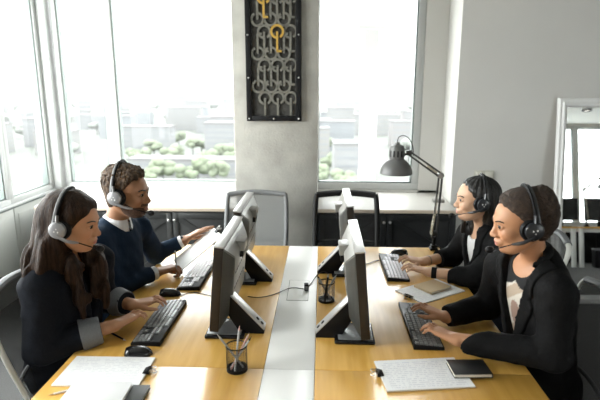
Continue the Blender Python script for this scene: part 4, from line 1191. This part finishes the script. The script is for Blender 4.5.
def cap_cut(H, t=.020, nape=-.085, soft=.035, jag=.003):
    def fn(a, X):
        p = H.loc(X); x, y, z = p[..., 0], p[..., 1], p[..., 2]
        d = (.8 * x - .6 * z - t) * .9 + jag * np.sin(y * 140) * np.sin(z * 90); h = np.clip(soft - np.abs(a - d), 0, None) / soft
        return np.maximum(np.maximum(a, d) + h * h * soft * .25, nape - z)
    return fn
def scalp(F, H, g):
    s = H.sc; F.ell(H(-.014, 0, .035), V3(.098, .075, .083) * s + g, H.R, .01); F.ell(H(.034, 0, .032), V3(.053, .061, .052) * s + g, H.R, .03); F.ell(H(-.03, 0, -.03), V3(.062, .06, .07) * s + g, H.R, .03)
def hair_long(H, N, S, fr, lat):
    F = Field(H.o - V3(.36, .26, .46), H.o + V3(.24, .26, .18), .0048)
    scalp(F, H, .013); F.all(cap_cut(H, .031, -.3))
    c = lambda a, b, ra, rb, k=.03: F.cap(H(*a), H(*b), ra, rb, k)
    o, d = H.o, np.zeros(3)
    G = lambda dx, dy, dz: H.o + V3(dx, dy, dz)
    # swept back from the parting, over both ears
    for y in (1, -1):
        F.cap(H(.045, y * .048, .062), H(-.01, y * .074, .0), .022, .024, .025); F.cap(H(-.01, y * .074, .0), H(-.04, y * .075, -.1), .022, .035, .03)
    F.cap(G(-.075, 0, .0), G(-.115, -.02, -.17), .075, .078, .04); F.cap(G(-.115, -.03, -.17), G(-.17, -.06, -.30), .07, .045, .04); F.cap(G(-.17, -.06, -.30), G(-.195, -.08, -.385), .042, .014, .03)
    F.cap(G(-.06, -.075, -.08), G(-.10, -.125, -.20), .045, .042, .04); F.cap(G(-.10, -.125, -.20), G(-.16, -.13, -.33), .04, .016, .03)
    # locks falling over the chest
    F.cap(G(-.02, .05, -.07), G(.06, .05, -.19), .034, .04, .03); F.cap(G(.06, .05, -.19), G(.10, .0, -.30), .042, .03, .03); F.cap(G(.10, .0, -.30), G(.115, -.02, -.37), .03, .01, .03)
    F.cap(G(-.035, -.07, -.08), G(.02, -.07, -.18), .026, .034, .03); F.cap(G(.02, -.07, -.18), G(.055, -.09, -.30), .034, .024, .03); F.cap(G(.055, -.09, -.30), G(.06, -.10, -.37), .024, .008, .03)
    def wave(a, X):
        p = X - H.o.astype(np.float32); z = p[..., 2]; w = np.clip((-z) / .12, 0, 1)
        ph = np.sin(z * 42 + 2) * .010 * w
        return a + .0045 * np.sin(90 * (p[..., 0] + ph) + 60 * p[..., 1]) * (.25 + w) + .004 * np.sin(70 * (p[..., 1] + ph) - 110 * p[..., 0] + 1) * (.2 + w)
    F.all(wave); return F
def hair_curly(H, N, S, fr, lat):
    F = Field(H.o - .19, H.o + V3(.19, .19, .2), .0034)
    scalp(F, H, .006); F.ell(H(-.018, 0, .066), V3(.098, .078, .070) * H.sc, H.R, .03); F.ell(H(.044, 0, .080), V3(.050, .062, .038) * H.sc, H.R, .03)
    F.all(cap_cut(H, .012, -.075))
    def cur(a, X):
        p = H.loc(X); w = np.clip((p[..., 2] + .01) / .05, .12, 1)
        return a + w * (.0075 * sines(X, 230, 11, 7) + .006 * sines(X, 420, 12, 7))
    F.all(cur); return F
def hair_straight(H, N, S, fr, lat):
    F = Field(H.o - V3(.22, .2, .34), H.o + V3(.26, .2, .18), .004)
    scalp(F, H, .008); F.all(cap_cut(H, .012, -.3, .035, 0))
    for y in (1, -1): F.cap(H(.035, y * .055, .055), H(-.02, y * .072, .0), .012, .018, .02)
    F.cap(H(-.05, 0, .02), H(-.085, 0, -.10), .066, .058, .04); F.cap(H(-.085, 0, -.10), H(-.09, .02, -.26), .056, .035, .03)
    F.cap(H(.03, -.066, .03), H(.042, -.062, -.09), .010, .010, .012); F.cap(H(.042, -.062, -.09), H(.055, -.07, -.20), .013, .012, .012)
    F.cap(H(-.03, -.07, -.03), H(.01, -.07, -.2), .02, .025, .02)
    def st(a, X):
        p = H.loc(X); th = np.arctan2(p[..., 1], p[..., 0] + .02)
        return a + .0014 * np.sin(th * 46 + p[..., 2] * 25) + .0018 * np.sin(th * 19 - p[..., 2] * 12)
    F.all(st); return F
def hair_bun(H, N, S, fr, lat):
    F = Field(H.o - V3(.19, .18, .17), H.o + V3(.26, .18, .2), .0036)
    scalp(F, H, .009); F.ell(H(.0, 0, .072), V3(.085, .069, .054), H.R, .03); F.all(cap_cut(H, .016, -.075, .05, .002))
    F.ell(H(-.078, 0, .034), (.056, .082, .098), H.R, .012)
    def fz(a, X):
        p = H.loc(X); w = np.where(p[..., 0] < -.055, 1.0, .3)
        return a + w * (.004 * sines(X, 260, 21, 7) + .0045 * sines(X, 520, 22, 7))
    F.all(fz); return F

tee_print = lambda p: np.where((((p[:, 1] * .8 + .0) / .075) ** 2 + ((p[:, 2] + .215) / .115) ** 2 < 1 + .25 * np.sin(p[:, 2] * 60) * np.cos(p[:, 1] * 50))[:, None] & (p[:, 0] > 0)[:, None],
    np.where((((p[:, 1] + .008) / .030) ** 2 + ((p[:, 2] + .225) / .06) ** 2 < 1)[:, None], V3(.30, .20, .16), np.where((np.sin(p[:, 2] * 38 + p[:, 1] * 25) > .55)[:, None], V3(.42, .33, .25), V3(.60, .56, .50))), V3(.010, .010, .011))

LW = person(dict(f=1, head=(-1.022, 1.985, 1.253), yaw=3, pitch=11, sc=1.03, neck=(-1.085, 2.03, 1.085), sh_n=(-1.115, 1.86, 1.02), sh_f=(-1.03, 2.20, 1.01), el_n=(-1.115, 1.83, .765), el_f=(-1.06, 2.27, .79),
    wr_n=(-.868, 1.965, .802), kn_n=(-.797, 2.06, .815), wr_f=(-.868, 2.175, .802), kn_f=(-.786, 2.195, .815), pelvis=(-1.14, 2.03, .56), skin=(.50, .255, .14), lipc=(.42, .14, .11), skinmat=SKIN, iris=IRIS, brow=HAIRBLACK,
    label='woman with long dark wavy hair in a loose dark blazer, typing at near left', hair=hair_long, hairmat=HAIRBROWN, lip=1.1, trousers=TROUSER, gaze=-14,
    top=dict(name='blazer', mat=NAVYBLAZER, ease=.028, sleeve=(.07, .068, .053), wrinkle=.006, seed=3, v=(.30, .05), lapel=.05, cuff_n=.2, cuff_f=.2, cuffs=(.057, .068), cuffmat=LINING, cufflen=.34, neckhole=.06), shirt=dict(mat=BLACKCLOTH)))
headset(LW[1], -1, 'headset with silver band on the long-haired woman', SHELLGREY, BANDSILVER, SHELLGREY, front=-.004, s_top=.133, loc_y=.094)

LM = person(dict(f=1, male=True, head=(-.990, 2.505, 1.268), yaw=-3, pitch=5, sc=1.07, neck=(-1.075, 2.53, 1.095), sh_n=(-1.10, 2.355, 1.045), sh_f=(-1.03, 2.73, 1.02), el_n=(-1.06, 2.42, .785), el_f=(-1.0, 2.91, .80),
    wr_n=(-.905, 2.625, .79), kn_n=(-.82, 2.68, .805), wr_f=(-.835, 2.965, .872), kn_f=(-.762, 2.985, .914), hsc=1.1, pose_n='pinch', pose_f='grip', sd_f=(.1, -1, 0), up_f=(-.3, .3, .9), pelvis=(-1.09, 2.55, .56), skin=(.30, .145, .075), lipc=(.27, .11, .085), skinmat=SKIN, iris=IRIS, brow=HAIRBLACK,
    label='bearded man in navy sweater and white collar, reading a tilted clipboard', hair=hair_curly, curly=True, hairmat=HAIRCURL, beard=True, beardmat=BEARD, nose=1.25, lip=1.2, jaw=1.15, trousers=TROUSER, gaze=-18, build=1.03,
    top=dict(name='sweater', mat=SWEATER, ease=.012, sleeve=(.068, .056, .041), wrinkle=.0045, seed=5, cuff_n=.12, cuff_f=.16, cuffs=(.036, .039), cuffmat=WHITECLOTH, cufflen=-.12, neckhole=.066), collar=True))
headset(LM[1], -1, 'headset with silver shell on the bearded man', SHELLGREY, BANDSILVER, SHELLGREY, front=-.008, s_top=.150, loc_y=.09)

RW = person(dict(f=-1, head=(.765, 1.912, 1.289), yaw=-3, pitch=10, sc=1.01, neck=(.852, 1.965, 1.138), sh_n=(.872, 1.80, 1.045), sh_f=(.79, 2.14, 1.035), el_n=(.868, 1.76, .818), el_f=(.77, 2.20, .82),
    wr_n=(.545, 1.90, .803), kn_n=(.479, 1.95, .815), wr_f=(.555, 2.115, .797), kn_f=(.50, 2.135, .815), pelvis=(.93, 1.97, .56), skin=(.48, .245, .135), lipc=(.42, .15, .12), skinmat=SKIN, iris=IRIS, brow=HAIRAFRO,
    label='woman with an afro bun in a black blazer over printed tee, near right', hair=hair_bun, curly=True, hairmat=HAIRAFRO, nose=1.2, lip=1.3, trousers=TROUSER, gaze=-12,
    top=dict(name='blazer', mat=BLACKBLAZER, ease=.02, sleeve=(.068, .06, .047), wrinkle=.005, seed=8, v=(.42, .10), lapel=.05, cuff_n=.0, cuff_f=.03, neckhole=.062), shirt=dict(mat=SHIRTPRINT, paint=tee_print, scoop=.07)))
headset(RW[1], 1, 'black headset on the woman with an afro bun', SHELLDARK, BANDGREY, SHELLDARK, front=-.006, s_top=.14, loc_y=.09)

RF = person(dict(f=-1, head=(.832, 2.705, 1.205), yaw=-2, pitch=2, sc=1.0, neck=(.90, 2.745, 1.045), sh_n=(.965, 2.59, .975), sh_f=(.87, 2.91, .955), el_n=(.83, 2.615, .795), el_f=(.80, 2.98, .79),
    wr_n=(.60, 2.695, .79), kn_n=(.52, 2.70, .81), wr_f=(.60, 2.87, .79), kn_f=(.52, 2.855, .81), pelvis=(1.0, 2.76, .55), skin=(.60, .37, .245), lipc=(.50, .21, .17), skinmat=SKIN, iris=IRIS, brow=HAIRBLACK,
    label='woman with straight black hair in black jacket and white tee, farther right', hair=hair_straight, hairmat=HAIRBLACK, lip=1.1, trousers=TROUSER, gaze=-6, build=.95,
    top=dict(name='jacket', mat=BLACKBLAZER, ease=.02, sleeve=(.066, .06, .05), wrinkle=.006, seed=12, v=(.42, .06), lapel=.045, cuff_n=.42, cuff_f=.5, neckhole=.06), shirt=dict(mat=WHITECLOTH, scoop=.058)))
headset(RF[1], 1, 'black headset on the straight-haired woman', SHELLDARK, BANDGREY, SHELLDARK, front=-.006, s_top=.134, loc_y=.086)

def wrist_band(pers, q, name, m, r, wdt, t, label=None, off=.0):
    body, H, ro, J = pers; a, c = J['W'][q], J['El'][q]; n_ = Vector(unit(c - a)); p = Vector(a + (c - a) * off - ro)
    M = Matrix.Translation(p) @ n_.to_track_quat('Z', 'Y').to_matrix().to_4x4()
    pr = [(r, -wdt), (r + t, -wdt), (r + t, wdt), (r, wdt)]
    o = MB().lathe(pr + [pr[0]], 24, M, cap=False).build(name, m, body)
    if label: tag(o, label)
wrist_band(RF, 'n', 'bracelet', BLACKCLOTH, .026, .014, .005, 'thick black wristband', .12)
wrist_band(RF, 'f', 'bracelet', PEWTER, .027, .003, .003, 'thin bracelet', .18)
wrist_band(LM, 'f', 'watch_strap', BLACK, .029, .009, .004, 'dark watch strap', .03)
wrist_band(LM, 'n', 'bracelet', BLACK, .029, .004, .003, 'dark bracelet', .03)
pencil((-.797, 2.652, DZ + .003), (-.800, 2.650, DZ + .168), GREYP, 'grey pen held upright in the bearded man\'s hand', 'pen', .004, tipm=STEEL)

# ------------------------------------------------------------------ the city far below, beyond the windows
GZ = -45
struct(MB().box((-3000, 60, GZ - 2), (2500, 5000, GZ)).box((-3000, -800, GZ - 2), (-60, 60, GZ)).build('ground', mat('city_ground', (.085, .098, .078), .9, color2=(.13, .132, .122), nscale=.02)), 'pale city ground far below the windows', 'ground')
CW = [mat('city_wall_white', (.19, .19, .19), .8, noise=.05, nscale=.3), mat('city_wall_cream', (.185, .18, .17), .8), mat('city_wall_grey', (.17, .178, .185), .8), mat('city_wall_pink', (.182, .172, .168), .8)]
CR = mat('city_roof', (.14, .138, .135), .9); CWIN = mat('city_window', (.155, .162, .17), .5)
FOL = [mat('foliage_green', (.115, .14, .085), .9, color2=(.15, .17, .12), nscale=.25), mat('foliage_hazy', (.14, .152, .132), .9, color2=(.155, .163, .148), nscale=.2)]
def block(x, y, w, d, h, m, label, group=None):
    r = empty('city_building', (x, y, GZ), random.uniform(-.12, .12), label, 'building', group)
    MB().box((-w / 2, -d / 2, 0), (w / 2, d / 2, h)).build('walls', m, r)
    MB().box((-w / 2 - .4, -d / 2 - .4, h), (w / 2 + .4, d / 2 + .4, h + 1)).build('roof', CR, r)
    b = MB(); n = max(2, int(h / 3.4))
    for k in range(n):
        z = (k + .5) * h / n; b.box((-w / 2 + 1, -d / 2 - .15, z - .6), (w / 2 - 1, -d / 2, z + .6)); b.box((w / 2, -d / 2 + 1, z - .6), (w / 2 + .15, d / 2 - 1, z + .6))
    tag(b.build('window_rows', CWIN, r), kind='stuff')
def dirx(px, d): return d * ((px - 322) / 510.0)
GB = 'hazy pale city blocks beyond the windows'
LB = 'hazy pale city block far beyond the office windows'
for px, d, w, h in () and ((-20, 420, 40, 40), (25, 520, 50, 30), (70, 600, 45, 26), (95, 800, 60, 28), (132, 560, 40, 22), (165, 700, 55, 27), (205, 620, 50, 20), (228, 820, 60, 27), (150, 1000, 80, 30), (190, 1150, 90, 33), (120, 1250, 80, 32),
        (325, 480, 34, 24), (345, 640, 40, 26), (360, 820, 50, 30), (335, 1050, 70, 34), (385, 700, 50, 26), (400, 950, 70, 32), (60, 1200, 90, 34), (5, 900, 80, 34), (215, 1400, 100, 36)):
    block(dirx(px, d), d, w, 16, h, CW[random.randint(0, 3)], LB, GB)
rc = random.Random(5); taken = [(dirx(185, 270), 60, 270), (dirx(228, 330), 26, 330), (dirx(350, 250), 16, 250)]
for k in range(400):
    px, d = rc.uniform(-60, 440), 330 * (4.6 ** rc.random()); w = rc.uniform(24, 46); x, y = dirx(px, d), d
    if any(abs(x - a) < (w + b) / 2 + 6 and abs(y - c) < 30 for a, b, c in taken): continue
    taken.append((x, w, y)); block(x, y, w, 14, rc.uniform(9, 20) + d * .009, CW[rc.randint(0, 3)], LB, GB)
    if len(taken) > 75: break
block(dirx(157, 1500), 1500, 22, 20, 64, CW[2], 'tallest hazy tower on the horizon, above the bearded man')
block(dirx(187, 1650), 1650, 30, 20, 64, CW[2], 'hazy tower on the horizon, right of the tallest tower')
block(dirx(185, 270), 270, 60, 14, 9, CW[0], 'long low white building among the trees in the widest window')
block(dirx(228, 330), 330, 26, 20, 24, CW[0], 'white block next to the concrete pillar, behind the trees')
block(dirx(350, 250), 250, 16, 18, 20, CW[0], 'white house among the trees in the right window')
def tree(x, y, rad, h, m, label, group, sq=1.0):
    r = empty('tree', (x, y, GZ), 0, label, 'tree', group)
    MB().tube([(0, 0, 0), (0, 0, h * .55)], [rad * .12, rad * .07], 8).build('trunk', CR, r)
    b = MB()
    for k in range(9):
        a = random.uniform(0, 6.28); q = rad * random.uniform(.2, .75); rr = rad * random.uniform(.38, .6)
        b.sphere((q * math.cos(a), q * math.sin(a), h * random.uniform(.6, 1.0) - rr * .3), (rr, rr, rr * .8 * sq), 3)
    o = b.build('crown', m, r, angle=180)
    me = o.data; co = np.zeros(len(me.vertices) * 3, np.float32); me.vertices.foreach_get('co', co); co = co.reshape(-1, 3)
    nrm = np.zeros_like(co).ravel(); me.vertices.foreach_get('normal', nrm); nrm = nrm.reshape(-1, 3)
    co += nrm * (rad * .09 * sines(co, 9 / rad * 2.2, random.randint(0, 999), 6))[:, None]; me.vertices.foreach_set('co', co.ravel()); me.update()
near_ = []; rects = [(dirx(185, 270), 270, 60, 14), (dirx(228, 330), 330, 26, 20), (dirx(350, 250), 250, 16, 18)] + [(x, y, w, 26) for x, w, y in taken]
def clash(x, y, rd): return any(math.hypot(x - a, y - c) < (b / 2 + rd) * 1.12 for a, b, c in near_) or any(abs(x - a) < w / 2 + rd * 1.25 + 3 and abs(y - c) < d / 2 + rd * 1.25 for a, c, w, d in rects)
GT = 'green trees below the widest window'; LT = 'green tree below the widest window'
for px, d in ((148, 225), (160, 240), (168, 250), (176, 246), (152, 330), (185, 232), (196, 225), (205, 228), (215, 232), (192, 350), (201, 360), (178, 380), (160, 400), (231, 280), (226, 300), (236, 260), (140, 300), (130, 280), (238, 320)):
    x, y, rd = dirx(px, d), d, random.uniform(4.6, 6.5)
    while clash(x, y, rd): y += 3; x = dirx(px, y)
    near_.append((x, rd * 2, y)); tree(x, y, rd, random.uniform(9, 13), FOL[0], LT, GT)
GT2 = 'green trees below the right window'; LT2 = 'green tree below the right window'
for px, d in ((323, 230), (330, 260), (338, 300), (326, 330), (352, 205), (358, 340), (343, 215)):
    x, y, rd = dirx(px, d), d, random.uniform(4.5, 6)
    while clash(x, y, rd): y += 3; x = dirx(px, y)
    near_.append((x, rd * 2, y)); tree(x, y, rd, random.uniform(10, 13), FOL[0], LT2, GT2)
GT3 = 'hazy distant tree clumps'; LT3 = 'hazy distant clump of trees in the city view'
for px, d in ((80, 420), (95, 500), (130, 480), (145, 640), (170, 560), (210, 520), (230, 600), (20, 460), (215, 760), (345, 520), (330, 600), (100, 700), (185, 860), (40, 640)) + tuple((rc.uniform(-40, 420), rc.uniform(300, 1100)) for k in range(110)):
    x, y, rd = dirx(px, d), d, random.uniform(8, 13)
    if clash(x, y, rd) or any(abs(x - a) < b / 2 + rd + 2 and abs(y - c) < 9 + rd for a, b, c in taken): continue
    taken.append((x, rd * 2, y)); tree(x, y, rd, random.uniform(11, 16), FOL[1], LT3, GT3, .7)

# thin haze over the city
hz = bpy.data.materials.new('city_haze'); hz.use_nodes = True; n = hz.node_tree.nodes; n.remove(n['Principled BSDF'])
vs = n.new('ShaderNodeVolumeScatter'); vs.inputs['Density'].default_value = .00014; vs.inputs['Color'].default_value = (.98, .99, 1, 1)
hz.node_tree.links.new(vs.outputs[0], n['Material Output'].inputs['Volume'])
tag(MB().box((-2500, 120, GZ - 1), (2200, 4000, 70)).build('haze', hz), 'thin white haze over the distant city', 'haze', kind='stuff')
